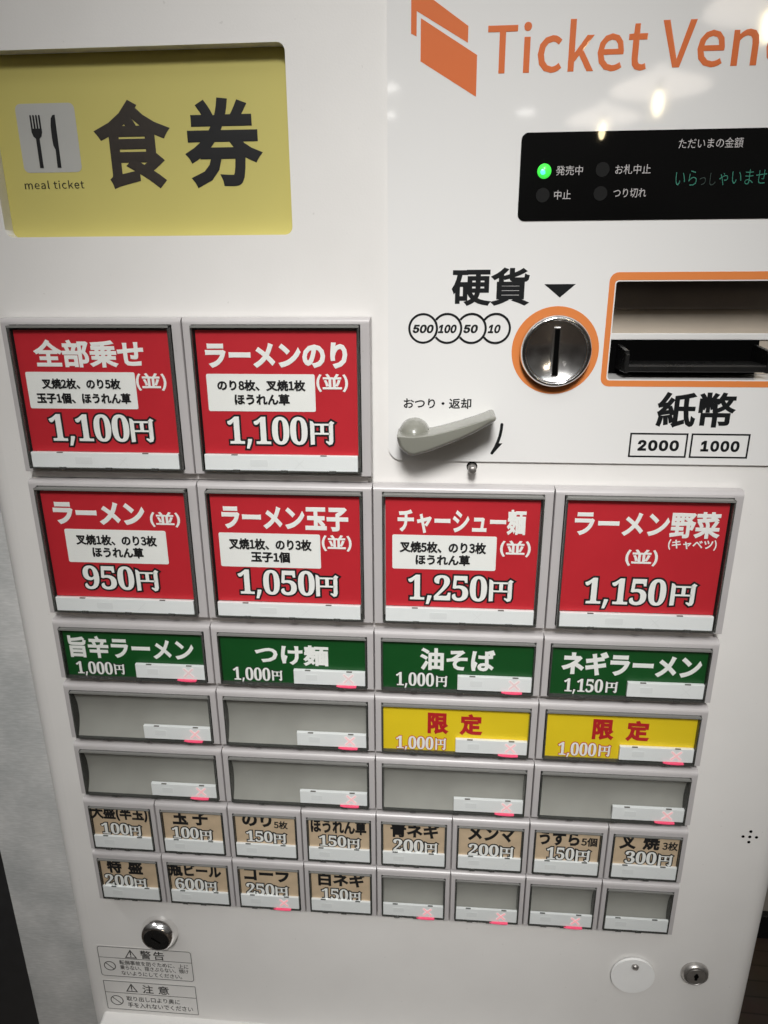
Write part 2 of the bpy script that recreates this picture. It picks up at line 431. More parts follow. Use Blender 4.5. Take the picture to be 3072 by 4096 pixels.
TB = {
    'zenbu':(0.0177, 0.0821, 0.0807, 0.0962),
    'panel1':(0.0109, 0.0755, 0.0571, 0.0781),
    'l1a':(0.0198, 0.0667, 0.0683, 0.0745),
    'l1b':(0.0156, 0.0717, 0.0601, 0.0663),
    'nami1':(0.0758, 0.0936, 0.0677, 0.0777),
    'p1':(0.0207, 0.0686, 0.0377, 0.054),
    'p1en':(0.0693, 0.0831, 0.038, 0.0519),
    'ramennori':(0.1174, 0.1971, 0.0806, 0.0948),
    'panel2':(0.1169, 0.1786, 0.0565, 0.0775),
    'l2a':(0.1229, 0.1733, 0.068, 0.0743),
    'l2b':(0.1323, 0.1639, 0.0601, 0.0665),
    'nami2':(0.1794, 0.1972, 0.0677, 0.0778),
    'p2':(0.127, 0.1734, 0.0373, 0.0536),
    'p2en':(0.175, 0.1884, 0.0378, 0.0515),
    'ramen':(0.014, 0.0716, -0.0144, 0.0005),
    'nami3':(0.0745, 0.0932, -0.0149, -0.0051),
    'panel3':(0.0193, 0.0833, -0.0393, -0.0173),
    'l3a':(0.0258, 0.0773, -0.0277, -0.0206),
    'l3b':(0.0354, 0.0679, -0.0357, -0.0287),
    'p3':(0.0269, 0.0599, -0.0575, -0.0413),
    'p3en':(0.0613, 0.0755, -0.0574, -0.0431),
    'tamago':(0.1191, 0.1956, -0.0152, -0.0001),
    'nami4':(0.1792, 0.1973, -0.028, -0.0175),
    'panel4':(0.1163, 0.1783, -0.0395, -0.0174),
    'l4a':(0.1221, 0.1731, -0.0282, -0.0207),
    'l4b':(0.1354, 0.1594, -0.0361, -0.029),
    'p4':(0.1262, 0.174, -0.0579, -0.0411),
    'p4en':(0.1747, 0.1883, -0.0577, -0.0434),
    'chashu':(0.2248, 0.2995, -0.0151, 0.0006),
    'panel5':(0.2217, 0.2832, -0.038, -0.0162),
    'l5a':(0.226, 0.2773, -0.0275, -0.0201),
    'l5b':(0.2356, 0.2679, -0.0352, -0.0283),
    'nami5':(0.2853, 0.3032, -0.0288, -0.0184),
    'p5':(0.2313, 0.2788, -0.0584, -0.0415),
    'p5en':(0.28, 0.2939, -0.0576, -0.0434),
    'yasai':(0.3272, 0.409, -0.0146, 0.0015),
    'kyabe':(0.3811, 0.4082, -0.0219, -0.0153),
    'nami6':(0.3579, 0.3764, -0.0326, -0.0221),
    'p6':(0.3364, 0.3836, -0.0577, -0.0404),
    'p6en':(0.3862, 0.4003, -0.0569, -0.0426),
    'umakara':(0.0084, 0.0925, -0.1083, -0.092),
    'pg1':(0.0115, 0.0363, -0.1205, -0.111),
    'pg1en':(0.0375, 0.0444, -0.1199, -0.112),
    'tsuke':(0.1327, 0.1806, -0.1085, -0.0936),
    'pg2':(0.1175, 0.1421, -0.1207, -0.1109),
    'pg2en':(0.1432, 0.1499, -0.12, -0.1124),
    'abura':(0.2389, 0.2861, -0.1083, -0.0924),
    'pg3':(0.2238, 0.2481, -0.1202, -0.1102),
    'pg3en':(0.2494, 0.2564, -0.1199, -0.1118),
    'negi':(0.327, 0.4116, -0.1078, -0.091),
    'pg4':(0.3296, 0.3536, -0.1199, -0.1102),
    'pg4en':(0.3552, 0.3624, -0.1194, -0.1114),
    'gentei1':(0.2445, 0.2802, -0.1559, -0.1396),
    'py1':(0.2238, 0.2486, -0.1682, -0.1582),
    'py1en':(0.2498, 0.2566, -0.1678, -0.1587),
    'gentei2':(0.3501, 0.386, -0.1549, -0.1393),
    'py2':(0.3294, 0.3537, -0.1677, -0.1575),
    'py2en':(0.3552, 0.3625, -0.1671, -0.1586),
    'omori':(0.0042, 0.046, -0.242, -0.2305),
    'ps1':(0.0106, 0.0309, -0.2549, -0.2439),
    'ps1en':(0.0316, 0.0398, -0.2545, -0.2451),
    'tamago2':(0.0643, 0.0901, -0.2419, -0.2308),
    'ps2':(0.063, 0.0825, -0.2551, -0.2441),
    'ps2en':(0.0835, 0.092, -0.2547, -0.2456),
    'nori5 nori':(0.1149, 0.1362, -0.2403, -0.2304),
    '5mai':(0.1375, 0.1476, -0.2412, -0.2342),
    'ps3':(0.1172, 0.1362, -0.2545, -0.2438),
    'ps3en':(0.1371, 0.1456, -0.2541, -0.245),
    'horen':(0.1638, 0.2031, -0.2427, -0.2306),
    'ps4':(0.1695, 0.1888, -0.2549, -0.2443),
    'ps4en':(0.1898, 0.1982, -0.2546, -0.2459),
    'aonegi':(0.2199, 0.2539, -0.2426, -0.2302),
    'ps5':(0.2219, 0.2431, -0.2562, -0.244),
    'ps5en':(0.244, 0.2526, -0.2557, -0.2458),
    'menma':(0.2735, 0.3055, -0.242, -0.2298),
    'ps6':(0.2743, 0.2951, -0.2556, -0.2446),
    'ps6en':(0.296, 0.3049, -0.2561, -0.2456),
    'uzura':(0.3221, 0.3492, -0.2423, -0.2304),
    '5ko':(0.3503, 0.3611, -0.2416, -0.2341),
    'ps7':(0.3278, 0.3465, -0.2553, -0.2436),
    'ps7en':(0.3474, 0.3568, -0.2549, -0.2448),
    'chashu3':(0.3757, 0.4024, -0.242, -0.23),
    '3mai':(0.4042, 0.4146, -0.2414, -0.234),
    'ps8':(0.3805, 0.4014, -0.2551, -0.2433),
    'ps8en':(0.4027, 0.4118, -0.2547, -0.2449),
    'tokumori':(0.0096, 0.0367, -0.2902, -0.2795),
    'pt1':(0.0068, 0.0285, -0.3034, -0.2915),
    'pt1en':(0.0292, 0.0381, -0.3034, -0.2938),
    'binbiru':(0.0571, 0.096, -0.2898, -0.2795),
    'pt2':(0.0605, 0.0821, -0.3029, -0.2911),
    'pt2en':(0.083, 0.0916, -0.3024, -0.2927),
    'cola':(0.113, 0.1463, -0.2896, -0.2797),
    'pt3':(0.1139, 0.1348, -0.3038, -0.2917),
    'pt3en':(0.1355, 0.1446, -0.3034, -0.2933),
    'shironegi':(0.1675, 0.2014, -0.2902, -0.2795),
    'pt4':(0.1697, 0.1891, -0.3038, -0.2923),
    'pt4en':(0.1901, 0.1981, -0.3034, -0.294),
}

# ================================================================ THE SETTING
def prop(o, **k):
    for a, b in k.items(): o[a] = b
    return o
ZF = -0.95          # floor level
def plank_mat():
    m, nt, b = new_mat('floor_wood')
    tc = nt.nodes.new('ShaderNodeTexCoord'); mp = nt.nodes.new('ShaderNodeMapping'); mp.inputs['Scale'].default_value = (2.2, 9.0, 1)
    mp.inputs['Rotation'].default_value = (0, 0, 0.15)
    br = nt.nodes.new('ShaderNodeTexBrick'); br.inputs['Scale'].default_value = 1.0
    br.inputs['Color1'].default_value = (0.12, 0.085, 0.06, 1); br.inputs['Color2'].default_value = (0.10, 0.07, 0.048, 1); br.inputs['Mortar'].default_value = (0.06, 0.043, 0.03, 1)
    br.inputs['Mortar Size'].default_value = 0.012
    n = nt.nodes.new('ShaderNodeTexNoise'); n.inputs['Scale'].default_value = 14; n.inputs['Detail'].default_value = 5
    mx = nt.nodes.new('ShaderNodeMixRGB'); mx.blend_type = 'MULTIPLY'; mx.inputs[0].default_value = 0.6
    nt.links.new(tc.outputs['Object'], mp.inputs[0]); nt.links.new(mp.outputs[0], br.inputs['Vector']); nt.links.new(tc.outputs['Object'], n.inputs['Vector'])
    nt.links.new(br.outputs[0], mx.inputs[1]); nt.links.new(n.outputs['Color'], mx.inputs[2]); nt.links.new(mx.outputs[0], b.inputs['Base Color'])
    b.inputs['Roughness'].default_value = 0.5
    return m
fl = mesh_obj('floor', [(-3, -3.5, ZF), (3.5, -3.5, ZF), (3.5, 1.6, ZF), (-3, 1.6, ZF)], [(0, 1, 2, 3)], plank_mat())
prop(fl, kind='structure')

def streak_mat():
    m, nt, b = new_mat('streaked_grey')
    tc = nt.nodes.new('ShaderNodeTexCoord')
    n1 = nt.nodes.new('ShaderNodeTexNoise'); n1.inputs['Scale'].default_value = 17; n1.inputs['Detail'].default_value = 6
    mp = nt.nodes.new('ShaderNodeMapping'); mp.inputs['Scale'].default_value = (55, 55, 330)
    n2 = nt.nodes.new('ShaderNodeTexNoise'); n2.inputs['Scale'].default_value = 1.6; n2.inputs['Detail'].default_value = 5
    nt.links.new(tc.outputs['Object'], n1.inputs['Vector']); nt.links.new(tc.outputs['Object'], mp.inputs[0]); nt.links.new(mp.outputs[0], n2.inputs['Vector'])
    r1 = nt.nodes.new('ShaderNodeValToRGB'); r1.color_ramp.elements[0].position = 0.36; r1.color_ramp.elements[1].position = 0.68
    r1.color_ramp.elements[0].color = (0.47, 0.48, 0.475, 1); r1.color_ramp.elements[1].color = (0.62, 0.62, 0.61, 1)
    r2 = nt.nodes.new('ShaderNodeValToRGB'); r2.color_ramp.elements[0].position = 0.40; r2.color_ramp.elements[1].position = 0.70
    r2.color_ramp.elements[0].color = (0.84, 0.84, 0.84, 1); r2.color_ramp.elements[1].color = (1, 1, 1, 1)
    mx = nt.nodes.new('ShaderNodeMixRGB'); mx.blend_type = 'MULTIPLY'; mx.inputs[0].default_value = 1
    nt.links.new(n1.outputs[0], r1.inputs[0]); nt.links.new(n2.outputs[0], r2.inputs[0])
    nt.links.new(r1.outputs[0], mx.inputs[1]); nt.links.new(r2.outputs[0], mx.inputs[2]); nt.links.new(mx.outputs[0], b.inputs['Base Color'])
    b.inputs['Roughness'].default_value = 0.42; b.inputs['Metallic'].default_value = 0.0
    bp = nt.nodes.new('ShaderNodeBump'); bp.inputs['Strength'].default_value = 0.15; bp.inputs['Distance'].default_value = 0.001
    nt.links.new(n2.outputs[0], bp.inputs['Height']); nt.links.new(bp.outputs[0], b.inputs['Normal'])
    return m
gp = MB().box(-0.322, 0.30, 0.30, 0.50, ZF, 0.75).build('wall_panel', streak_mat(), None, (-0.01, 0.40, ZF))
prop(gp, label='grey wall panel with pale horizontal streaks beside the left edge of the machine', category='wall')
dk = MB().box(-1.6, -0.323, 0.305, 0.60, ZF, 0.75).build('dark_wall', pmat('charcoal', (0.016, 0.016, 0.017), 0.6, var=0.15), None, (-0.9, 0.5, ZF))
prop(dk, label='near black wall at the bottom left corner beyond the streaked grey panel', category='wall')
bw = MB().box(0.31, 2.6, 0.57, 0.70, ZF, 0.75).build('back_wall', pmat('beige_wall', (0.55, 0.50, 0.44), 0.7, var=0.05), None, (1.4, 0.6, ZF))
prop(bw, label='beige wall behind the right side of the machine, with dark skirting above brown floor', category='wall')
MB().box(0.31, 2.6, 0.555, 0.568, ZF + 0.001, ZF + 0.05).build('skirting', M['black_plastic'], bw, (1.4, 0.56, ZF), bevel=0.002)

# ================================================================ THE TICKET MACHINE
T = bpy.data.objects.new('ticket_machine', None); COL.objects.link(T); put(T, (0.226, 0.13, ZF))
T.empty_display_size = 0.1
prop(T, label='white meal ticket vending machine with rows of red, green and yellow menu buttons', category='ticket machine')

XL, XR = -0.0328, 0.4885          # outer sides of the cabinet
ZT, ZB = 0.345, ZF + 0.002
SGN = (0.0078, 0.1680, 0.1503, 0.2392)   # sign window
BILL = (0.3395, 0.4345, 0.0747, 0.1257)
BTN1 = (0.002, 0.2085, 0.016, 0.1060)
BTN2 = (0.002, 0.4185, -0.3135, 0.012)
CO = (0.3102, 0.0899)             # coin slot centre

cab = MB()
R = 0.016
plate(cab, [(XL + R, ZB), (XR - R, ZB), (XR - R, ZT), (XL + R, ZT)],
      [rrect(*SGN, r=0.004)[::-1], rrect(*BTN1)[::-1], rrect(*BTN2)[::-1], rrect(BILL[0] - 0.0015, BILL[1] + 0.0015, BILL[2] - 0.0015, BILL[3] + 0.0015)[::-1]],
      0.0, 0.0077, sides=False)
for sx, xe in ((1, XR), (-1, XL)):
    prof = [(xe - sx * R * (1 - math.sin(a)), R * (1 - math.cos(a))) for a in [math.pi / 2 * k / 10 for k in range(11)]] + [(xe, 0.285)]
    v = [(x, y, z) for z in (ZB, ZT) for x, y in prof]; n = len(prof)
    cab.add(v, [(k, k + 1, k + 1 + n, k + n) for k in range(n - 1)])
cab.add([(XL, 0.285, ZB), (XR, 0.285, ZB), (XR, 0.285, ZT), (XL, 0.285, ZT)], [(0, 1, 2, 3)])
cab.add([(XL, 0.285, ZT), (XR, 0.285, ZT), (XR, R, ZT), (XR - R, 0, ZT), (XL + R, 0, ZT), (XL, R, ZT)], [(0, 1, 2, 3, 4, 5)])
cabinet = cab.build('cabinet', M['white_paint'], T, (0.226, 0.13, ZF))
for p in cabinet.data.polygons:
    p.use_smooth = abs(p.normal.x) > 0.001 and abs(p.normal.x) < 0.9999 and abs(p.normal.z) < 0.5

# ---- the yellow sign behind its window
sg = MB()
plate(sg, rrect(SGN[0] - 0.006, SGN[1] + 0.006, SGN[2] - 0.006, SGN[3] + 0.006), [], 0.0078, 0.0090)
sign = sg.build('sign_plate', M['sign_yellow'], T, (0.088, 0.0078, 0.195)); sign['label'] = 'yellow meal ticket sign plate with black kanji'
YS = 0.0077
def deep(*b):   # what was measured on the cabinet face, set back to the sign plate
    k = (0.398 + YS) / 0.398
    return tuple((0.248 if j < len(b) // 2 or len(b) == 1 else 0.129) + (v - (0.248 if j < len(b) // 2 or len(b) == 1 else 0.129)) * k for j, v in enumerate(b))
ib = MB(); plate(ib, rrect(*deep(0.0240, 0.0560, 0.1824, 0.2150), r=0.003), [], YS, YS + 0.0001)
ib.build('icon_square', M['icon_grey'], sign, (0.04, YS, 0.1987))
fk = MB()
fx, kx = deep(0.0341)[0], deep(0.0438)[0]
for k in range(4):
    stroke(fk, [(fx - 0.0024 + 0.0016 * k, 0.2108), (fx - 0.0024 + 0.0016 * k, 0.2040)], 0.00095, YS - 0.0002)
plate(fk, ccw([(fx - 0.0029, 0.2048), (fx + 0.0029, 0.2048), (fx + 0.0029, 0.2030), (fx + 0.0022, 0.2010), (fx + 0.0010, 0.2000), (fx + 0.0010, 0.1857), (fx - 0.0010, 0.1857), (fx - 0.0010, 0.2000), (fx - 0.0022, 0.2010), (fx - 0.0029, 0.2030)]), [], YS - 0.00022, YS)
fk.build('fork_symbol', M['ink_black'], sign, (fx, YS, 0.1857))
kn = MB()
plate(kn, ccw([(kx - 0.0010, 0.1857), (kx + 0.0011, 0.1857), (kx + 0.0013, 0.2112), (kx + 0.0000, 0.2110), (kx - 0.0011, 0.2095), (kx - 0.0017, 0.2060), (kx - 0.0019, 0.2000), (kx - 0.0017, 0.1965), (kx - 0.0008, 0.1945)]), [], YS - 0.0002, YS)
kn.build('knife_symbol', M['ink_black'], sign, (kx, YS, 0.1857))
writing('sign_lettering', [('meal ticket', deep(0.0229, 0.0561, 0.1744, 0.1785), 0.006, {'spacing': 1.04})], M['ink_soft'], sign, YS)
writing('sign_kanji', [('食', deep(0.0648, 0.1059, 0.1738, 0.2157), 0.030)], pmat('ink_brownish', (0.022, 0.015, 0.010), 0.6, var=0.2, scale=300), sign, YS)
writing('sign_kanji', [('券', deep(0.1129, 0.1542, 0.1736, 0.2157), 0.030)], M['ink_black'], sign, YS)

# ---- the glossy white panel with the coin and note slots
PN = (0.2191, 0.4710, 0.0272, 0.300)
YP = -0.0016
pn = MB()
plate(pn, rrect(*PN, r=0.008, corners=(1, 0, 0, 0), n=8), [rrect(*BILL, r=0.0015, n=3)[::-1]], YP, 0.0, holesides=True)
panel = pn.build('front_panel', M['panel_white'], T, (0.345, YP, 0.163)); panel['label'] = 'glossy white panel with orange logo and slots'
YI = YP - 0.00008
lg = MB()
plate(lg, ccw([(0.2307, 0.2610), (0.2307, 0.2404), (0.2334, 0.2391), (0.2334, 0.2496), (0.2583, 0.2358), (0.2583, 0.2428)]), [], YI, YP)
plate(lg, ccw([(0.2354, 0.2467), (0.2354, 0.2286), (0.2630, 0.2127), (0.2629, 0.2306)]), [], YI, YP)
lg.build('logo_mark', M['orange_logo'], panel, (0.246, YI, 0.2127))
writing('logo_lettering', [('Ticket', (0.2678, 0.3437, 0.2221, 0.2443), 0.012, {'spacing': 1.02}), ('Vending', (0.3497, 0.4530, 0.2165, 0.2443), 0.012, {'spacing': 1.02})], M['orange_logo'], panel, YI)
# display window
dp = MB(); plate(dp, rrect(0.2863, 0.4560, 0.1556, 0.1964, r=0.0034, n=6), [], YP - 0.0004, YP + 0.0002)
disp = dp.build('display_window', M['black_gloss'], panel, (0.371, YP, 0.1556))
YD = YP - 0.0006
for (cx, cz, on) in ((0.2985, 0.1788, 1), (0.3273, 0.1791, 0), (0.2984, 0.1677, 0), (0.3272, 0.1681, 0)):
    b = MB()
    if on:
        lathe(b, [(0.0001, YD - 0.0022), (0.0012, YD - 0.0021), (0.0024, YD - 0.0015), (0.0032, YD - 0.0006), (0.0035, YD + 0.0002)], cx, cz, 24)
        o = b.build('indicator_lamp', M['led_green'], panel, (cx, YD, cz), smooth=True); o['label'] = 'lit green indicator lamp'
        c = MB(); lathe(c, [(0.00005, YD - 0.00235), (0.0008, YD - 0.0023), (0.0014, YD - 0.00205)], cx - 0.0009, cz - 0.0006, 16); c.build('lamp_core', M['led_core'], o, (cx, YD, cz), smooth=True)
    else:
        plate(b, circle(cx, cz, 0.0034, 28), [], YD, YD + 0.0003)
        b.build('indicator_lamp', M['lamp_off'], panel, (cx, YD, cz))
writing('display_lettering', [
    ('発売中', (0.3043, 0.3176, 0.1767, 0.1811), 0.004), ('お札中止', (0.3335, 0.3509, 0.1768, 0.1812), 0.004),
    ('中止', (0.3041, 0.3125, 0.1655, 0.1699), 0.004), ('つり切れ', (0.3336, 0.3499, 0.1660, 0.1703), 0.004),
    ('ただいまの金額', (0.3631, 0.3938, 0.1878, 0.1924), 0.004)], M['display_print'], panel, YD)
writing('display_message', [('いら', (0.3634, 0.3738, 0.1711, 0.1780), 0.0, {'thin': -0.004}), ('っし', (0.3752, 0.3830, 0.1711, 0.1768), 0.0, {'mi': 1, 'thin': -0.004}), ('ゃいませ', (0.3846, 0.4073, 0.1711, 0.1780), 0.0, {'thin': -0.004})], None, panel, YD,
        mats=[M['vfd_teal'], pmat('vfd_dim', (0.012, 0.02, 0.018), 0.5, emit=(0.02, 0.1, 0.07), estr=0.12)])
# coin side
writing('coin_kanji', [('硬貨', (0.2533, 0.2948, 0.1135, 0.1330), 0.028)], M['ink_panel'], panel, YI)
tr = MB(); plate(tr, ccw([(0.3021, 0.1245), (0.3186, 0.1245), (0.3107, 0.1177)]), [], YI, YP); tr.build('arrow_mark', M['ink_panel'], panel, (0.3107, YI, 0.1177))
for k, (cx, num, bx) in enumerate(((0.2383, '500', (0.2328, 0.2440)), (0.2514, '100', (0.2468, 0.2565)), (0.2646, '50', (0.2604, 0.2680)), (0.2776, '10', (0.2738, 0.2802)))):
    b = MB(); y = YI - 0.00004 * k; r0 = 0.00815
    if k == 0: plate(b, circle(cx, 0.1017, r0, 48), [circle(cx, 0.1017, r0 - 0.0012, 48)[::-1]], y, y + 0.00003)
    else:
        pr = cx - 0.0131; half = 0.0131 / 2; a = math.acos(-half / r0)
        pts = [(cx + (r0 - 0.0005) * math.cos(t), 0.1017 + (r0 - 0.0005) * math.sin(t)) for t in [-a + 2 * a * j / 40 for j in range(41)]]
        stroke(b, pts, 0.0012, y, cap=False)
    o = b.build('coin_ring', M['ink_panel'], panel, (cx, YI, 0.1017))
    writing('coin_value', [(num, (bx[0], bx[1], 0.0992, 0.1038), 0.040, {'font': F_INT, 'shear': 0.20})], M['ink_panel'], panel, YI)
# coin slot
rg = MB(); plate(rg, circle(CO[0], CO[1], 0.0234, 72), [], YI, YP); ring = rg.build('coin_surround', M['orange'], panel, (CO[0], YI, CO[1]))
Y = YP
cb = MB(); lathe(cb, [(0.0192, Y + 0.0004), (0.0192, Y - 0.0026), (0.0189, Y - 0.0046), (0.0182, Y - 0.0060), (0.0172, Y - 0.0066), (0.0167, Y - 0.0063), (0.0163, Y - 0.0057), (0.0161, Y - 0.0049)], CO[0], CO[1], 72)
bez = cb.build('coin_bezel', M['chrome_worn'], T, (CO[0], Y, CO[1]), smooth=True)
dish = MB(); prof = []
for k in range(17):
    r = 0.0160 * (1 - k / 16) + 0.00002
    prof.append((r, Y - 0.0050 + 0.0034 * (1 - (r / 0.016) ** 2)))
lathe(dish, prof, CO[0], CO[1], 72)
dish.build('coin_dish', M['chrome'], bez, (CO[0], Y, CO[1]), smooth=True)
sl = MB(); sl.box(CO[0] - 0.0013, CO[0] + 0.0013, Y - 0.0046, Y - 0.0001, CO[1] - 0.0125, CO[1] + 0.0118); sl.build('coin_slit', M['hole_black'], bez, (CO[0], Y, CO[1]))
sr = MB(); plate(sr, rrect(CO[0] - 0.0018, CO[0] + 0.0018, CO[1] - 0.0132, CO[1] + 0.0124, r=0.0004, n=2), [rrect(CO[0] - 0.00112, CO[0] + 0.00112, CO[1] - 0.01252, CO[1] + 0.01182)[::-1]], Y - 0.00445, Y - 0.0002)
sr.build('slit_rim', M['chrome'], bez, (CO[0], Y, CO[1]))
# note slot
nf = MB(); plate(nf, rrect(0.3359, 0.4382, 0.0708, 0.1303, r=0.0046, n=7), [rrect(BILL[0] - 0.0006, BILL[1] + 0.0006, BILL[2] - 0.0006, BILL[3] + 0.0006, r=0.0016, n=3)[::-1]], YI, YP, holesides=False)
nf.build('note_surround', M['orange'], panel, (0.387, YI, 0.0708))
nr = MB(); x0, x1, z0, z1 = BILL; yb = 0.024
nr.add([(x0, YP, z0), (x1, YP, z0), (x1, YP, z1), (x0, YP, z1), (x0, yb, z0), (x1, yb, z0), (x1, yb, z1), (x0, yb, z1)], [(0, 4, 5, 1), (1, 5, 6, 2), (2, 6, 7, 3), (3, 7, 4, 0)])
recess = nr.build('note_recess', M['panel_white'], T, (0.387, YP, z0))
MB().box(x0 - 0.001, x1 + 0.001, yb, yb + 0.001, 0.0950, 0.1270).build('recess_back', M['slot_beige'], recess, (0.387, yb, 0.1))
MB().box(x0 + 0.0002, x1 - 0.0002, yb - 0.0045, yb - 0.0008, 0.1108, z1 - 0.0002).build('recess_shade', M['slot_shade'], recess, (0.387, yb, 0.112))  # dark panel standing in for shade on the upper back of the recess
MB().box(x0 + 0.0002, x1 - 0.0002, yb - 0.0022, yb - 0.0002, 0.0938, 0.0975).build('recess_ledge', M['panel_white'], recess, (0.387, yb, 0.095), bevel=0.0005)
MB().box(x0 + 0.0002, 0.4270, yb - 0.0012, yb + 0.02, z0 + 0.0002, 0.0937).build('note_mouth', M['hole_black'], recess, (0.387, yb, z0))
MB().box(0.4272, x1 - 0.0002, yb - 0.0012, yb, z0 + 0.0002, 0.0937).build('mouth_cheek', M['slot_beige'], recess, (0.43, yb, z0))
ty = MB()
ty.box(0.3495, 0.4250, 0.0015, yb - 0.0014, 0.0782, 0.0822)
tray = ty.build('note_tray', M['black_plastic'], T, (0.387, 0.01, 0.0782), bevel=0.0009, seg=3)
for xa in (0.3488, 0.4238):
    u = MB(); v = [(xa, 0.0008, 0.0778), (xa, 0.0008, 0.0880), (xa, 0.003, 0.0897), (xa, yb - 0.0014, 0.0915), (xa, yb - 0.0014, 0.0778)]
    v += [(x + 0.0022, y, z) for x, y, z in v]
    u.add(v, [(0, 1, 2, 3, 4), (9, 8, 7, 6, 5)] + [(k, (k + 1) % 5, 5 + (k + 1) % 5, 5 + k) for k in range(5)])
    u.build('tray_cheek', M['black_plastic'], tray, (xa, 0.01, 0.0778), bevel=0.0004)
writing('note_kanji', [('紙幣', (0.3680, 0.4102, 0.0482, 0.0681), 0.028)], M['ink_panel'], panel, YI)
for bx, num, nb in (((0.3550, 0.3867), '2000', (0.3598, 0.3823)), ((0.3884, 0.4201), '1000', (0.3942, 0.4151))):
    b = MB(); plate(b, rrect(bx[0], bx[1], 0.0311, 0.0451), [rrect(bx[0] + 0.00095, bx[1] - 0.00095, 0.03205, 0.04415)[::-1]], YI, YP); b.build('value_box', M['ink_panel'], panel, (bx[0], YI, 0.0311))
    writing('note_value', [(num, (nb[0], nb[1], 0.0348, 0.0411), 0.040, {'font': F_INT, 'spacing': 1.10})], M['ink_panel'], panel, YI)
# change lever
writing('lever_lettering', [('おつり・返却', (0.2278, 0.2659, 0.0577, 0.0636), 0.020)], M['ink_panel'], panel, YI)
ar = MB()
stroke(ar, [(0.2835, 0.0490), (0.2833, 0.0460), (0.2827, 0.0425), (0.2817, 0.0390), (0.2803, 0.0355), (0.2786, 0.0323)], 0.0017, YI)
plate(ar, ccw([(0.2818, 0.0398), (0.2822, 0.0381), (0.2843, 0.0381), (0.2791, 0.0318), (0.2784, 0.0326)]), [], YI - 0.00003, YP)
ar.build('turn_arrow', M['ink_panel'], panel, (0.2835, YI, 0.032))

lv = MB()
top = [(0.2251, 0.0462), (0.2285, 0.0461), (0.2333, 0.0458), (0.2390, 0.0463), (0.2441, 0.0470), (0.2520, 0.0490), (0.2604, 0.0515), (0.2680, 0.0540), (0.2730, 0.0559), (0.2762, 0.0573)]
tip = [(0.2775, 0.0575), (0.2784, 0.0570), (0.2787, 0.0561), (0.2783, 0.0550)]
bot = [(0.2770, 0.0538), (0.2725, 0.0509), (0.2671, 0.0478), (0.2600, 0.0442), (0.2518, 0.0408), (0.2430, 0.0372), (0.2348, 0.0348), (0.2315, 0.0353), (0.2284, 0.0374), (0.2263, 0.0400), (0.2252, 0.0430)]
loop = ccw(top + tip + bot); n = len(loop)
cx_ = sum(p[0] for p in loop) / n; cz_ = sum(p[1] for p in loop) / n
def inset(d):
    return grow(loop, -d)
layers = [(-0.0018, 0.0), (-0.0215, 0.0)]
secs = [(YP - 0.0002, 0.0)] + [(-0.0195 - 0.0038 * math.sin(a), 0.0034 * (1 - math.cos(a))) for a in [math.pi / 2 * k / 7 for k in range(8)]]
v = []; f = []
for (y, d) in secs:
    for (px, pz), (qx, qz) in zip(loop, inset(d)):
        # the upper ridge stays crisp, the lower edge is rounded
        w = 0.12 if (px, pz) in top else (0.3 if (px, pz) in tip else 0.75)
        v.append((px + (qx - px) * w, y, pz + (qz - pz) * w))
for j in range(len(secs) - 1):
    for k in range(n):
        a = j * n + k; b = j * n + (k + 1) % n
        f.append((a, b, b + n, a + n))
f.append(tuple((len(secs) - 1) * n + k for k in range(n)))
lv.add(v, f)
lever = lv.build('return_lever', M['lever_grey'], T, (0.2341, YP, 0.0415))
for p in lever.data.polygons: p.use_smooth = True
def sharp(o, ang=35):
    bm = bmesh.new(); bm.from_mesh(o.data)
    for e in bm.edges:
        if len(e.link_faces) == 2 and e.calc_face_angle(0) > rad(ang): e.smooth = False
    bm.to_mesh(o.data); bm.free()
sharp(lever, 40)
hb = MB(); prof = [(0.0089, YP - 0.0002), (0.0089, -0.0060)] + [(0.0089 * math.cos(a), -0.0060 - 0.0105 * math.sin(a)) for a in [math.pi / 2 * k / 9 for k in range(1, 9)]] + [(0.00003, -0.0165)]
lathe(hb, prof, 0.2341, 0.0437, 40)
hb.build('lever_hub', M['lever_grey'], lever, (0.2341, YP, 0.0437), smooth=True)
kb = MB(); lathe(kb, [(0.0024, 0.0002), (0.0024, -0.0070), (0.0021, -0.0079), (0.0015, -0.0082), (0.00002, -0.0083)], 0.2676, 0.0235, 28)
o = kb.build('release_pin', M['steel'], T, (0.2676, 0, 0.0235), smooth=True); sharp(o, 50)
kb = MB(); plate(kb, circle(0.2676, 0.0238, 0.0031, 28), [], -0.0001, 0.0002); kb.build('pin_hole', M['hole_black'], T, (0.2676, 0, 0.0238))

# ================================================================ THE MENU BUTTONS
P = 0.105; U = 0.0472
ZR = [0.1079 - k * U * (2 if k < 2 else 1) - (0 if k < 2 else 2 * U) for k in range(7)]
ZR = [0.1079, 0.0135, -0.0809, -0.1281, -0.1753, -0.2225, -0.2697]
YF = -0.0080
bp_ = MB()
plate(bp_, rrect(0.0030, 0.2070, 0.0140, 0.1050), [], -0.0022, 0.002)
bp_.build('button_base', M['base_cream'], T, (0.105, -0.002, 0.05))
bp_ = MB()
plate(bp_, rrect(0.0030, 0.4170, -0.3168, 0.0110), [], -0.0022, 0.002)
bp_.build('button_base', M['base_cream'], T, (0.21, -0.002, -0.15))

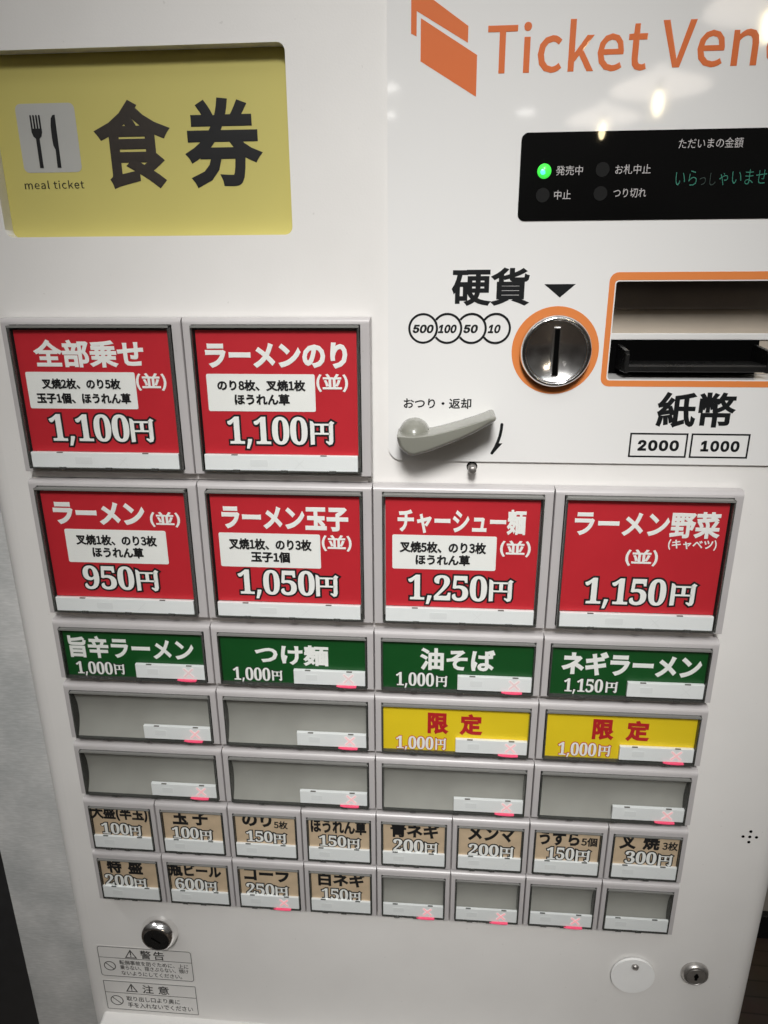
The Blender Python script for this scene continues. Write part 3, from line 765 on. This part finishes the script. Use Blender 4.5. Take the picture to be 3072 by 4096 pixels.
KINDS = {  # width, height, opening (x0, x1, ztop, zbottom), card, strip, cross, card plane, strip front, cover front
    'big':   dict(w=0.105, h=0.0894, op=(0.0056, 0.0994, 0.0036, 0.0866), card=(0.0077, 0.0973, 0.0066, 0.0762), strip=(0.0076, 0.0972, 0.0763, 0.0859), cross=(0.0635, 0.0812), yc=-0.0085, ys=-0.0112),
    'thin':  dict(w=0.105, h=0.0429, op=(0.0043, 0.1007, 0.0046, 0.0420), card=(0.0056, 0.0994, 0.0078, 0.0414), strip=(0.0529, 0.0992, 0.0296, 0.0397), cross=(0.0884, 0.0347), yc=-0.0065, ys=-0.0090),
    'small': dict(w=0.0525, h=0.0447, op=(0.0034, 0.0491, 0.0056, 0.0436), card=(0.0050, 0.0475, 0.0050, 0.0410), strip=(0.0046, 0.0482, 0.0314, 0.0420), cross=(0.0366, 0.0368), yc=-0.0068, ys=-0.0084),
}
SHARED = {}
def kind_mesh(kind, what):
    """shared meshes, local origin at the frame's top left on the cabinet face"""
    key = (kind, what)
    if key in SHARED: return SHARED[key]
    K = KINDS[kind]; w, h = K['w'], K['h']; g = 0.00018
    ox0, ox1, oz0, oz1 = K['op'][0], K['op'][1], -K['op'][3], -K['op'][2]
    mb = MB(); ycov = K['ys'] - (0.0010 if kind != 'small' else 0.0006)
    smooth = False
    if what == 'frame':
        # sides step in towards the face; the top edge is a broad rounded slope
        secs = []
        for k in range(6):
            a = math.pi / 2 * k / 5
            secs.append((0.0034 * (1 - math.cos(a)) * 0 + 0.0030 * (1 - math.cos(a)), 0.0006 * (1 - math.cos(a)), YF + 0.0030 * (1 - math.sin(a))))
        hole = [(ox0, oz0), (ox1, oz0), (ox1, oz1), (ox0, oz1)]
        t, s, y = secs[-1]
        plate(mb, [(g + s, -h + s), (w - g - s, -h + s), (w - g - s, -t), (g + s, -t)], [hole[::-1]], YF, 0.0005, sides=False)
        base = len(mb.v); v = []; f = []
        allsec = [(0, 0, -0.0005)] + secs
        for (t, s, y) in allsec: v += [(g + s, y, -h + s), (w - g - s, y, -h + s), (w - g - s, y, -t), (g + s, y, -t)]
        for j in range(len(allsec) - 1):
            for k in range(4):
                a = 4 * j + k; b = 4 * j + (k + 1) % 4; f.append((a, b, b + 4, a + 4))
        mb.add(v, f)
    elif what == 'recess':
        e = 0.00012; yb = -0.0014
        v = [(ox0 + e, YF + 0.0003, oz0 + e), (ox1 - e, YF + 0.0003, oz0 + e), (ox1 - e, YF + 0.0003, oz1 - e), (ox0 + e, YF + 0.0003, oz1 - e)]
        v += [(x, yb, z) for x, y, z in v]
        mb.add(v, [(0, 1, 5, 4), (1, 2, 6, 5), (2, 3, 7, 6), (3, 0, 4, 7), (4, 5, 6, 7)])
    elif what == 'cover':
        m = 0.0006
        m = 0.0004
        mb.add([(ox0 + m, ycov, oz0 + m), (ox1 - m, ycov, oz0 + m), (ox1 - m, ycov, oz1 - m), (ox0 + m, ycov, oz1 - m)], [(0, 1, 2, 3)])
    elif what == 'cover_rim':
        m = 0.0004; t = 0.0009; y1 = -0.0030
        mb.box(ox0 + m, ox0 + m + t, ycov + 0.0002, y1, oz0 + m, oz1 - m)
        mb.box(ox1 - m - t, ox1 - m, ycov + 0.0002, y1, oz0 + m, oz1 - m)
        mb.box(ox0 + m + t, ox1 - m - t, ycov + 0.0002, y1, oz0 + m, oz0 + m + t)
        for k in range(3 if kind != 'small' else 2):     # little clips along the bottom edge
            xc = ox0 + (ox1 - ox0) * (0.2 + 0.3 * k)
            mb.box(xc, xc + 0.004, ycov - 0.0001, ycov + 0.0008, oz0 + 0.0001, oz0 + m + t + 0.0003)
    elif what == 'cover_top':
        m = 0.0004; t = 0.0011 if kind != 'small' else 0.0008
        mb.box(ox0 + m, ox1 - m, ycov - 0.0001, -0.0072, oz1 - m - t, oz1 - m)
    elif what == 'blank':
        x0, x1, z1, z0 = ox0 + 0.0009, ox1 - 0.0009, oz1 - 0.0006, oz0 + 0.0009
        # plate bent into a trough for shading: top faces down and darkens, bottom faces up
        n = 12; H = z1 - z0; v = []
        for k in range(n + 1):
            t = k / n; y = -0.0077 + 0.0208 * t * (1 - t)
            v += [(x0, y, z0 + H * t), (x1, y, z0 + H * t)]
        mb.add(v, [(2 * k, 2 * k + 1, 2 * k + 3, 2 * k + 2) for k in range(n)]); smooth = True
    elif what == 'shade_bar':
        mb.box(ox0 + 0.0009, ox1 - 0.0009, -0.0078, -0.0020, oz1 - 0.0016, oz1 - 0.0003)  # added dark bar, put in to shade the top of the blank plate
    elif what == 'strip':
        x0, x1, z1, z0 = K['strip'][0], K['strip'][1], -K['strip'][2], -K['strip'][3]
        mb.box(x0, x1, K['ys'], -0.0067 if kind != 'big' else -0.0087, z0, z1)
        o = mb.build('status_strip', M['strip_white'], None, (0, 0, 0), bevel=0.0003, seg=2)
    elif what == 'tabs':
        x0, x1, z1 = K['strip'][0], K['strip'][1], -K['strip'][2]
        for q in (0.20,):
            xc = x0 + (x1 - x0) * q; mb.box(xc - 0.0018, xc + 0.0018, K['ys'] - 0.00012, K['ys'] + 0.0006, z1 - 0.0003, z1 + 0.0002)
    elif what == 'glow':
        cx = K['cross'][0] - 0.001; z0 = -K['strip'][3] - 0.0011
        hw = 0.0068
        zt = -K['strip'][3] - 0.0001
        pts = [(cx - hw, z0 + 0.0010), (cx - hw * 0.6, z0 + 0.0003), (cx + 0.002, z0), (cx + hw * 0.85, z0 + 0.0003), (cx + hw * 0.9, zt), (cx - hw, zt)]
        plate(mb, ccw(pts), [], K['ys'] - 0.0013, K['ys'] + 0.001)
    elif what in ('cross', 'halo', 'faint'):
        cx, cz = K['cross'][0], -K['cross'][1]; a = 0.0027 if kind == 'thin' else 0.0025
        wd = {'cross': 0.00110, 'halo': 0.0021, 'faint': 0.00035}[what]
        y = K['ys'] - {'cross': 0.0002, 'halo': 0.0001, 'faint': 0.0001}[what]
        for sgn in (1, -1):
            stroke(mb, [(cx - a, cz - sgn * a), (cx, cz), (cx + a, cz + sgn * a)], wd, y - 0.00002 * (sgn > 0), th=0.00004)
    elif what == 'mark':      # the pale worn lettering block of the strip
        x0, x1 = K['strip'][0], K['strip'][1]; zc = -(K['strip'][2] + K['strip'][3]) / 2
        xa = x0 + (x1 - x0) * (0.30 if kind == 'big' else 0.17); ww = 0.0105 if kind == 'big' else 0.0075
        plate(mb, rrect(xa, xa + ww, zc - 0.0021, zc + 0.0021, r=0.0006, n=3), [], K['ys'] - 0.0001, K['ys'])
    if what != 'strip':
        o = mb.build(what, None, None, (0, 0, 0), mats=[M['strip_white']], smooth=smooth)
    me = o.data; bpy.data.objects.remove(o)
    SHARED[key] = me
    return me

def piece(name, kind, what, mat, parent, loc):
    me = kind_mesh(kind, what)
    o = bpy.data.objects.new(name, me); COL.objects.link(o)
    o.material_slots[0].link = 'OBJECT'; o.material_slots[0].material = mat
    return put(o, loc, parent)

M['faint'] = pmat('faint_grey', (0.82, 0.835, 0.84), 0.45, var=0.02)
M['rim_dark'] = pmat('rim_dark', (0.16, 0.15, 0.14), 0.3)
def menu_button(kind, row, x, card, label, lit):
    K = KINDS[kind]; zt = ZR[row]; loc = (x, 0.0, zt)
    fr = piece('menu_button', kind, 'frame', M['frame_grey'], T, loc); fr['label'] = label
    piece('button_recess', kind, 'recess', M['recess_black'], fr, loc)
    if card:
        cw = MB(); x0, x1, za, zb = K['card']; y = K['yc']
        cuts = random.uniform(-0.0005, 0.0005)
        plate(cw, ccw([(x + x0, zt - zb), (x + x1, zt - zb + cuts * 0.5), (x + x1, zt - za + cuts), (x + x0, zt - za)]), [], y, y + 0.0003)
        cw.build('menu_card', card, fr, (x, y, zt))
    else:
        piece('blank_plate', kind, 'blank', M['blank_grey'], fr, loc)
        piece('blank_shade_bar', kind, 'shade_bar', M['recess_black'], fr, loc)
    piece('status_strip', kind, 'strip', M['strip_white'], fr, loc)
    for q in (0, 0.58):
        piece('strip_tab', kind, 'tabs', M['cover_edge'] if kind == 'small' else M['rim_dark'], fr, (x + q * (K['strip'][1] - K['strip'][0]), 0.0, zt))
    piece('worn_mark', kind, 'mark', M['faint'], fr, loc)
    if lit:
        piece('cross_halo', kind, 'halo', M['cross_halo'], fr, loc)
        piece('cross_mark', kind, 'cross', M['cross_pale' if row == 2 else 'cross_pink' if row < 5 else 'cross_strong'], fr, loc)
        piece('light_edge', kind, 'glow', M['glow_red'], fr, loc)
    else:
        piece('cross_mark', kind, 'faint', M['faint'], fr, loc)
    piece('cover', kind, 'cover', M['cover_clear'], fr, loc)
    piece('cover_rim', kind, 'cover_rim', M['cover_edge'], fr, loc)
    piece('cover_top', kind, 'cover_top', M['cover_top'], fr, loc)
    return fr

BIG = [  # row, column, dish, note, panel box, panel lines, price key, figures, label
    (0, 0, [('全部乗せ', 'zenbu')], 'nami1', 'panel1', [('叉焼2枚、のり5枚', 'l1a'), ('玉子1個、ほうれん草', 'l1b')], 'p1', '1,100', 'red menu button with four white characters, 1,100 yen'),
    (0, 1, [('ラーメンのり', 'ramennori')], 'nami2', 'panel2', [('のり8枚、叉焼1枚', 'l2a'), ('ほうれん草', 'l2b')], 'p2', '1,100', 'red menu button for ramen with seaweed, 1,100 yen'),
    (1, 0, [('ラーメン', 'ramen')], 'nami3', 'panel3', [('叉焼1枚、のり3枚', 'l3a'), ('ほうれん草', 'l3b')], 'p3', '950', 'red menu button for plain ramen, 950 yen'),
    (1, 1, [('ラーメン玉子', 'tamago')], 'nami4', 'panel4', [('叉焼1枚、のり3枚', 'l4a'), ('玉子1個', 'l4b')], 'p4', '1,050', 'red menu button for ramen with egg, 1,050 yen'),
    (1, 2, [('チャーシュー麺', 'chashu')], 'nami5', 'panel5', [('叉焼5枚、のり3枚', 'l5a'), ('ほうれん草', 'l5b')], 'p5', '1,250', 'red menu button for pork noodles, 1,250 yen'),
    (1, 3, [('ラーメン野菜', 'yasai'), ('(キャベツ)', 'kyabe')], 'nami6', None, [], 'p6', '1,150', 'red menu button for ramen with vegetables, 1,150 yen'),
]
for row, colm, dish, nami, pan, lines, pk, fig, lab in BIG:
    fr = menu_button('big', row, colm * P, M['card_red'], lab, False)
    y = KINDS['big']['yc'] - 0.0002
    writing('dish_name', [(s, TB[k], (0.035 if any(q in s for q in '全麺菜') else 0.048) if j == 0 else 0.026) for j, (s, k) in enumerate(dish)], M['ink_white'], fr, y)
    writing('portion_note', [('（並）'.replace('（', '(').replace('）', ')'), TB[nami], 0.028)], M['ink_white'], fr, y)
    if pan:
        b = MB(); plate(b, rrect(*TB[pan], r=0.0010, n=3), [], y, y + 0.0001); pb = TB[pan]
        b.build('ingredient_panel', M['ink_white'], fr, (pb[0], y, pb[2]))
        writing('ingredient_text', [(s, TB[k], 0.042) for s, k in lines], M['ink_black'], fr, y - 0.00025)
    price(fig, TB[pk], TB[pk + 'en'], fr, y, M['ink_black'], 0.0011, M['ink_white'])

THIN = [
    (2, 0, '旨辛ラーメン', 'umakara', 'pg1', '1,000', 'card_green', True, 'green menu button for spicy ramen, 1,000 yen'),
    (2, 1, 'つけ麺', 'tsuke', 'pg2', '1,000', 'card_green', True, 'green menu button for dipping noodles, 1,000 yen'),
    (2, 2, '油そば', 'abura', 'pg3', '1,000', 'card_green', True, 'green menu button for oil noodles, 1,000 yen'),
    (2, 3, 'ネギラーメン', 'negi', 'pg4', '1,150', 'card_green', False, 'green menu button for spring onion ramen, 1,150 yen'),
    (3, 0, None, None, None, None, None, True, 'empty grey menu button under the spicy ramen'),
    (3, 1, None, None, None, None, None, True, 'empty grey menu button under the dipping noodles'),
    (3, 2, '限定', 'gentei1', 'py1', '1,000', 'card_yellow', True, 'yellow menu button under the oil noodles'),
    (3, 3, '限定', 'gentei2', 'py2', '1,000', 'card_yellow', True, 'yellow menu button under the spring onion ramen'),
] + [(4, k, None, None, None, None, None, True, 'empty grey menu button of the lower wide row') for k in range(4)]
for row, colm, dish, dk_, pk, fig, cm, lit, lab in THIN:
    fr = menu_button('thin', row, colm * P, M[cm] if cm else None, lab, lit)
    if not dish: continue
    y = KINDS['thin']['yc'] - 0.0002; yel = cm == 'card_yellow'
    if yel:
        b = TB[dk_]; wch = b[3] - b[2]
        writing('dish_name', [('限', (b[0], b[0] + 0.0137, b[2], b[3]), 0.046), ('定', (b[1] - 0.0150, b[1], b[2], b[3]), 0.046)], M['ink_red'], fr, y)
    else:
        writing('dish_name', [(dish, TB[dk_], 0.035 if any(q in dish for q in '辛麺油') else 0.046)], M['ink_white'], fr, y)
    price(fig, TB[pk], TB[pk + 'en'], fr, y, M['ink_red'] if yel else M['ink_black'], 0.00042, M['ink_white'])

SMALL = [
    (5, 0, [('大盛(半玉)', 'omori', 0)], 'ps1', '100', False, 'tan menu button, 100 yen large helping'),
    (5, 1, [('玉', 'tamago2', 1), ('子', 'tamago2', 2)], 'ps2', '100', False, 'tan menu button, egg for 100 yen'),
    (5, 2, [('のり', 'nori5 nori', 0), ('5枚', '5mai', 3)], 'ps3', '150', False, 'tan menu button, seaweed for 150 yen'),
    (5, 3, [('ほうれん草', 'horen', 0)], 'ps4', '150', False, 'tan menu button, spinach for 150 yen'),
    (5, 4, [('青ネギ', 'aonegi', 0)], 'ps5', '200', False, 'tan menu button, green onion for 200 yen'),
    (5, 5, [('メンマ', 'menma', 0)], 'ps6', '200', False, 'tan menu button, bamboo shoots for 200 yen'),
    (5, 6, [('うずら', 'uzura', 0), ('5個', '5ko', 3)], 'ps7', '150', False, 'tan menu button, quail eggs for 150 yen'),
    (5, 7, [('叉', 'chashu3', 1), ('焼', 'chashu3', 2), ('3枚', '3mai', 3)], 'ps8', '300', False, 'tan menu button, sliced pork for 300 yen'),
    (6, 0, [('特', 'tokumori', 1), ('盛', 'tokumori', 2)], 'pt1', '200', False, 'tan menu button, 200 yen extra helping'),
    (6, 1, [('瓶ビール', 'binbiru', 0)], 'pt2', '600', False, 'tan menu button, bottled beer for 600 yen'),
    (6, 2, [('コーラ', 'cola', 0)], 'pt3', '250', True, 'tan menu button, sold out drink for 250 yen'),
    (6, 3, [('白ネギ', 'shironegi', 0)], 'pt4', '150', False, 'tan menu button, white onion for 150 yen'),
] + [(6, 4 + k, None, None, None, k < 3, 'small empty grey menu button' + ('' if k < 3 else ' without a lit cross')) for k in range(4)]
for row, colm, names, pk, fig, lit, lab in SMALL:
    fr = menu_button('small', row, colm * P / 2, M['card_tan'] if names else None, lab, lit)
    if not names: continue
    y = KINDS['small']['yc'] - 0.0002
    items = []
    for s, k, mode in names:
        x0, x1, z0, z1 = TB[k]; hgt = 0.0128
        if mode == 1: x1 = x0 + 0.0112
        elif mode == 2: x0 = x1 - 0.0112
        if mode == 3: items.append((s, (x0, x1, z0 + 0.0007, z1 + 0.0007), 0.030))
        else: items.append((s, (x0, x1, z0 + 0.0007, z0 + 0.0007 + hgt), 0.044))
    writing('dish_name', items, M['ink_black'], fr, y)
    d = TB[pk]; e = TB[pk + 'en']
    price(fig, (d[0], d[1], d[2] + 0.0019, d[3] + 0.0008), (e[0], e[1], e[2] + 0.0012, e[3] + 0.0008), fr, y, M['ink_black'], 0.00075, M['ink_white'])

# ================================================================ LOCKS, STICKERS, SPEAKER HOLES, OUTLET
lx, lz = 0.0402, -0.3512
lk = MB(); lathe(lk, [(0.0143, 0.0003), (0.0143, -0.0008), (0.0141, -0.0028), (0.0136, -0.0048), (0.0128, -0.0066), (0.0118, -0.0080), (0.0108, -0.0088), (0.0101, -0.0090), (0.0099, -0.0082)], lx, lz, 56)
lock = lk.build('door_lock', M['chrome'], T, (lx, 0, lz), smooth=True); lock['label'] = 'round chrome lock with black face'
lf = MB(); lathe(lf, [(0.0099, -0.0084), (0.0097, -0.0090), (0.00002, -0.0092)], lx, lz, 48); lf.build('lock_face', M['black_plastic'], lock, (lx, 0, lz))
ls = MB(); stroke(ls, [(lx - 0.0030, lz + 0.0022), (lx + 0.0030, lz - 0.0022)], 0.0013, -0.0094); ls.build('key_slit', M['hole_black'], lock, (lx, -0.012, lz))
lx, lz = 0.4432, -0.3572
lk = MB(); lathe(lk, [(0.0098, 0.0003), (0.0098, -0.0014), (0.0088, -0.0036), (0.0077, -0.0042), (0.0074, -0.0038), (0.0073, -0.0030)], lx, lz, 48)
lock2 = lk.build('door_lock', M['steel'], T, (lx, 0, lz), smooth=True); lock2['label'] = 'small steel key lock'
lf = MB(); lathe(lf, [(0.0073, -0.0030), (0.0068, -0.0042), (0.00002, -0.0043)], lx, lz, 40); lf.build('lock_face', M['steel'], lock2, (lx, 0, lz))
ls = MB(); plate(ls, circle(lx, lz + 0.0006, 0.0017, 18), [], -0.00445, -0.0043); plate(ls, rrect(lx - 0.0010, lx + 0.0010, lz - 0.0032, lz + 0.0032, r=0.0006, n=2), [], -0.00448, -0.0043); ls.build('key_slit', M['hole_black'], lock2, (lx, -0.0044, lz))
dc = MB(); lp = [(0.3990 + 0.0157 * math.cos(t) * (1 + 0.02 * math.sin(9 * t) * (math.sin(t) < -0.2 and math.cos(t) < 0)), -0.3628 + 0.0165 * math.sin(t)) for t in [2 * math.pi * k / 64 for k in range(64)]]
plate(dc, lp, [], -0.0026, -0.0008)
dco = dc.build('lock_cover', M['disc_white'], T, (0.3990, 0, -0.3628)); dco['label'] = 'white plastic disc hanging on a pin'
pn_ = MB(); lathe(pn_, [(0.0026, -0.0024), (0.0025, -0.0038), (0.0018, -0.0046), (0.00002, -0.0049)], 0.3995, -0.3527, 24); pn_.build('cover_pin', M['steel'], dco, (0.3995, -0.003, -0.3527), smooth=True)
for (hx, hz) in ((0.4631, -0.2273), (0.4587, -0.2318), (0.4631, -0.2318), (0.4675, -0.2319), (0.4631, -0.2362)):
    b = MB(); plate(b, circle(hx, hz, 0.00105, 14), [], -0.00015, 0.0002); b.build('speaker_hole', M['hole_black'], T, (hx, 0, hz))

def sticker(box, div, title, title_box, tri, ban, lines, r, label):
    x0, x1, z0, z1 = box
    b = MB(); plate(b, rrect(x0 - 0.001, x1 + 0.001, z0 - 0.001, z1 + 0.001, r=0.002, n=3), [], -0.00012, 0.0001)
    st = b.build('warning_sticker', M['sticker_grey'], T, (x0, 0, z0)); st['label'] = label
    b = MB(); y = -0.0002
    plate(b, rrect(x0, x1, z0, z1, r=r, n=4), [rrect(x0 + 0.00045, x1 - 0.00045, z0 + 0.00045, z1 - 0.00045, r=max(0, r - 0.0004), n=4)[::-1]], y, y + 0.00006)
    plate(b, rrect(x0, x1, div - 0.0002, div + 0.0002), [], y - 0.00002, y + 0.00006)
    (tx0, tx1, tz0, tz1) = tri
    o = [(tx0, tz0), (tx1, tz0), ((tx0 + tx1) / 2, tz1)]
    plate(b, o, [grow(o, -0.0008)[::-1]], y, y + 0.00006)
    xc = (tx0 + tx1) / 2; stroke(b, [(xc, tz0 + 0.0066), (xc, tz0 + 0.0034)], 0.0009, y - 0.00003); stroke(b, [(xc, tz0 + 0.0021), (xc, tz0 + 0.0018)], 0.0009, y - 0.00003)
    bx, bz, br = ban
    plate(b, circle(bx, bz, br, 32), [circle(bx, bz, br - 0.0007, 32)[::-1]], y, y + 0.00006)
    q = br * 0.66; stroke(b, [(bx - q, bz + q), (bx + q, bz - q)], 0.0006, y - 0.00003)
    b.build('sticker_lines', M['ink_label'], st, (x0, y, z0))
    writing('sticker_title', [(t, bx_, 0.012) for t, bx_ in title], M['ink_label'], st, y)
    writing('sticker_text', [(t, bx_, 0.008) for t, bx_ in lines], M['ink_label'], st, y)
sticker((-0.0140, 0.0623, -0.4037, -0.3721), -0.3837, [('警', (0.0207, 0.0296, -0.3829, -0.3740)), ('告', (0.0315, 0.0403, -0.3829, -0.3740))], None,
        (0.0079, 0.0179, -0.3829, -0.3738), (-0.0058, -0.3927, 0.0049),
        [('転倒事故を防ぐために、上に', (0.0026, 0.0589, -0.3904, -0.3857)), ('乗らない、揺さぶらない、傾け', (0.0026, 0.0585, -0.3957, -0.3909)), ('ないようにしてください。', (0.0030, 0.0527, -0.4016, -0.3971))], 0.0024, 'warning sticker with rounded outline, upper of the two')
sticker((-0.0138, 0.0626, -0.4405, -0.4090), -0.4218, [('注', (0.0182, 0.0272, -0.4203, -0.4113)), ('意', (0.0312, 0.0403, -0.4203, -0.4113))], None,
        (0.0042, 0.0142, -0.4198, -0.4107), (-0.0048, -0.4305, 0.0054),
        [('取り出し口より奥に', (0.0035, 0.0481, -0.4302, -0.4248)), ('手を入れないでください', (0.0039, 0.0583, -0.4374, -0.4318))], 0.0006, 'caution sticker with square corners, lower of the two')
ou = MB(); prof = [(0.0, -0.4446), (-0.012, -0.4462), (-0.026, -0.4505), (-0.036, -0.458), (-0.042, -0.470), (-0.044, -0.60), (-0.040, -0.62), (0.0, -0.63)]
v = [(x, y, z) for x in (-0.0185, 0.46) for y, z in prof]; n = len(prof)
ou.add(v, [(k, k + 1, k + 1 + n, k + n) for k in range(n - 1)] + [tuple(range(n)), tuple(range(2 * n - 1, n - 1, -1))])
outlet = ou.build('ticket_outlet', M['white_paint'], T, (0.22, 0, -0.63))
bev = outlet.modifiers.new('bevel', 'BEVEL'); bev.width = 0.004; bev.segments = 4; bev.limit_method = 'ANGLE'; bev.angle_limit = rad(40)
for p in outlet.data.polygons: p.use_smooth = True

# ================================================================ LAMPS OF THE ROOM (seen as reflections in the glossy panel)
shade_m = pmat('shade_white', (0.80, 0.76, 0.70), 0.7, var=0.03, emit=(1.0, 0.90, 0.80), estr=4.8)
bulb_m = pmat('bulb_glow', (0.9, 0.8, 0.6), 0.4, emit=(1.0, 0.83, 0.50), estr=42.0)
down_m = pmat('downlight_glow', (0.9, 0.9, 0.9), 0.4, emit=(1.0, 0.97, 0.92), estr=14.0)
for (x, y, z, lab) in ((1.389, -3.99, 0.985, 'nearer pendant lamp with pale shade mirrored above the display window'),
                       (1.384, -5.42, 1.105, 'farther pendant lamp with pale shade mirrored on the top edge of the display window'),
                       (1.560, -3.08, 1.073, 'pendant lamp with pale shade mirrored beside the orange lettering')):
    e = bpy.data.objects.new('pendant_lamp', None); COL.objects.link(e); put(e, (x, y, z))
    e.empty_display_size = 0.05
    prop(e, label=lab, category='lamp', group='pendant lamps mirrored in the glossy panel')
    b = MB(); zlathe(b, [(0.255, 0.085), (0.24, 0.105), (0.16, 0.135), (0.05, 0.175), (0.03, 0.20), (0.0001, 0.205)], (x, y, z), 48); zlathe(b, [(0.253, 0.084), (0.16, 0.125), (0.03, 0.165), (0.0001, 0.166)], (x, y, z), 48)
    b.build('lamp_shade', shade_m, e, (x, y, z), smooth=True)
    b = MB(); zlathe(b, [(0.0001, -0.042), (0.012, -0.038), (0.020, -0.020), (0.024, 0.0), (0.024, 0.03), (0.018, 0.06), (0.014, 0.08)], (x, y, z), 24)
    b.build('bulb', bulb_m, e, (x, y, z), smooth=True)
    b = MB(); zlathe(b, [(0.018, 0.075), (0.018, 0.16)], (x, y, z), 16); zlathe(b, [(0.003, 0.2), (0.003, 0.9)], (x, y, z), 8)
    b.build('cord', M['black_plastic'], e, (x, y, z))
for (x, y, z, lab) in ((0.288 + 0.098 * 6.6, -0.977 * 6.6, 0.206 + 0.189 * 6.6, 'round ceiling downlight mirrored left of the display window'),
                       (0.219 - 0.071 * 6.6, -0.979 * 6.6, 0.206 + 0.190 * 6.6, 'round ceiling downlight mirrored on the left edge of the glossy panel'),
                       (0.219 - 0.070 * 5.75, -0.973 * 5.75, 0.218 + 0.218 * 5.75, 'round ceiling downlight mirrored at the left edge beside the orange mark')):
    b = MB(); zlathe(b, [(0.0001, -0.002), (0.085, -0.002)], (x, y, z), 32)
    e = bpy.data.objects.new('ceiling_downlight', None); COL.objects.link(e); put(e, (x, y, z + 0.03)); e.empty_display_size = 0.05
    prop(e, label=lab, category='lamp', group='ceiling downlights mirrored in the glossy panel')
    b.build('lens', down_m, e, (x, y, z))
    b = MB(); zlathe(b, [(0.085, -0.004), (0.10, -0.004), (0.102, 0.002), (0.09, 0.03), (0.0001, 0.03)], (x, y, z), 32); b.build('housing', M['white_paint'], e, (x, y, z))

panel_m = pmat('ceiling_panel_glow', (0.9, 0.9, 0.9), 0.4, emit=(0.97, 1.0, 1.0), estr=4.6)
for (x, y, lab) in ((-0.75, -0.9, 'long ceiling light mirrored on the left of the chrome lock'), (0.55, -0.75, 'long ceiling light mirrored on the crown of the grey lever hub'), (1.05, -1.9, 'long ceiling light mirrored low in the chrome coin dish'), (-0.25, -2.1, 'long ceiling light mirrored in the lower left of the chrome coin dish')):
    e = bpy.data.objects.new('ceiling_light', None); COL.objects.link(e); put(e, (x, y, 1.53)); e.empty_display_size = 0.05
    prop(e, label=lab, category='lamp', group='long ceiling lights mirrored in the chrome')
    MB().box(x - 0.46, x + 0.46, y - 0.095, y + 0.095, 1.50, 1.53).build('housing', M['white_paint'], e, (x, y, 1.5))
    b = MB(); b.add([(x - 0.44, y - 0.08, 1.498), (x - 0.44, y + 0.08, 1.498), (x + 0.44, y + 0.08, 1.498), (x + 0.44, y - 0.08, 1.498)], [(0, 1, 2, 3)]); b.build('diffuser', panel_m, e, (x, y, 1.498))
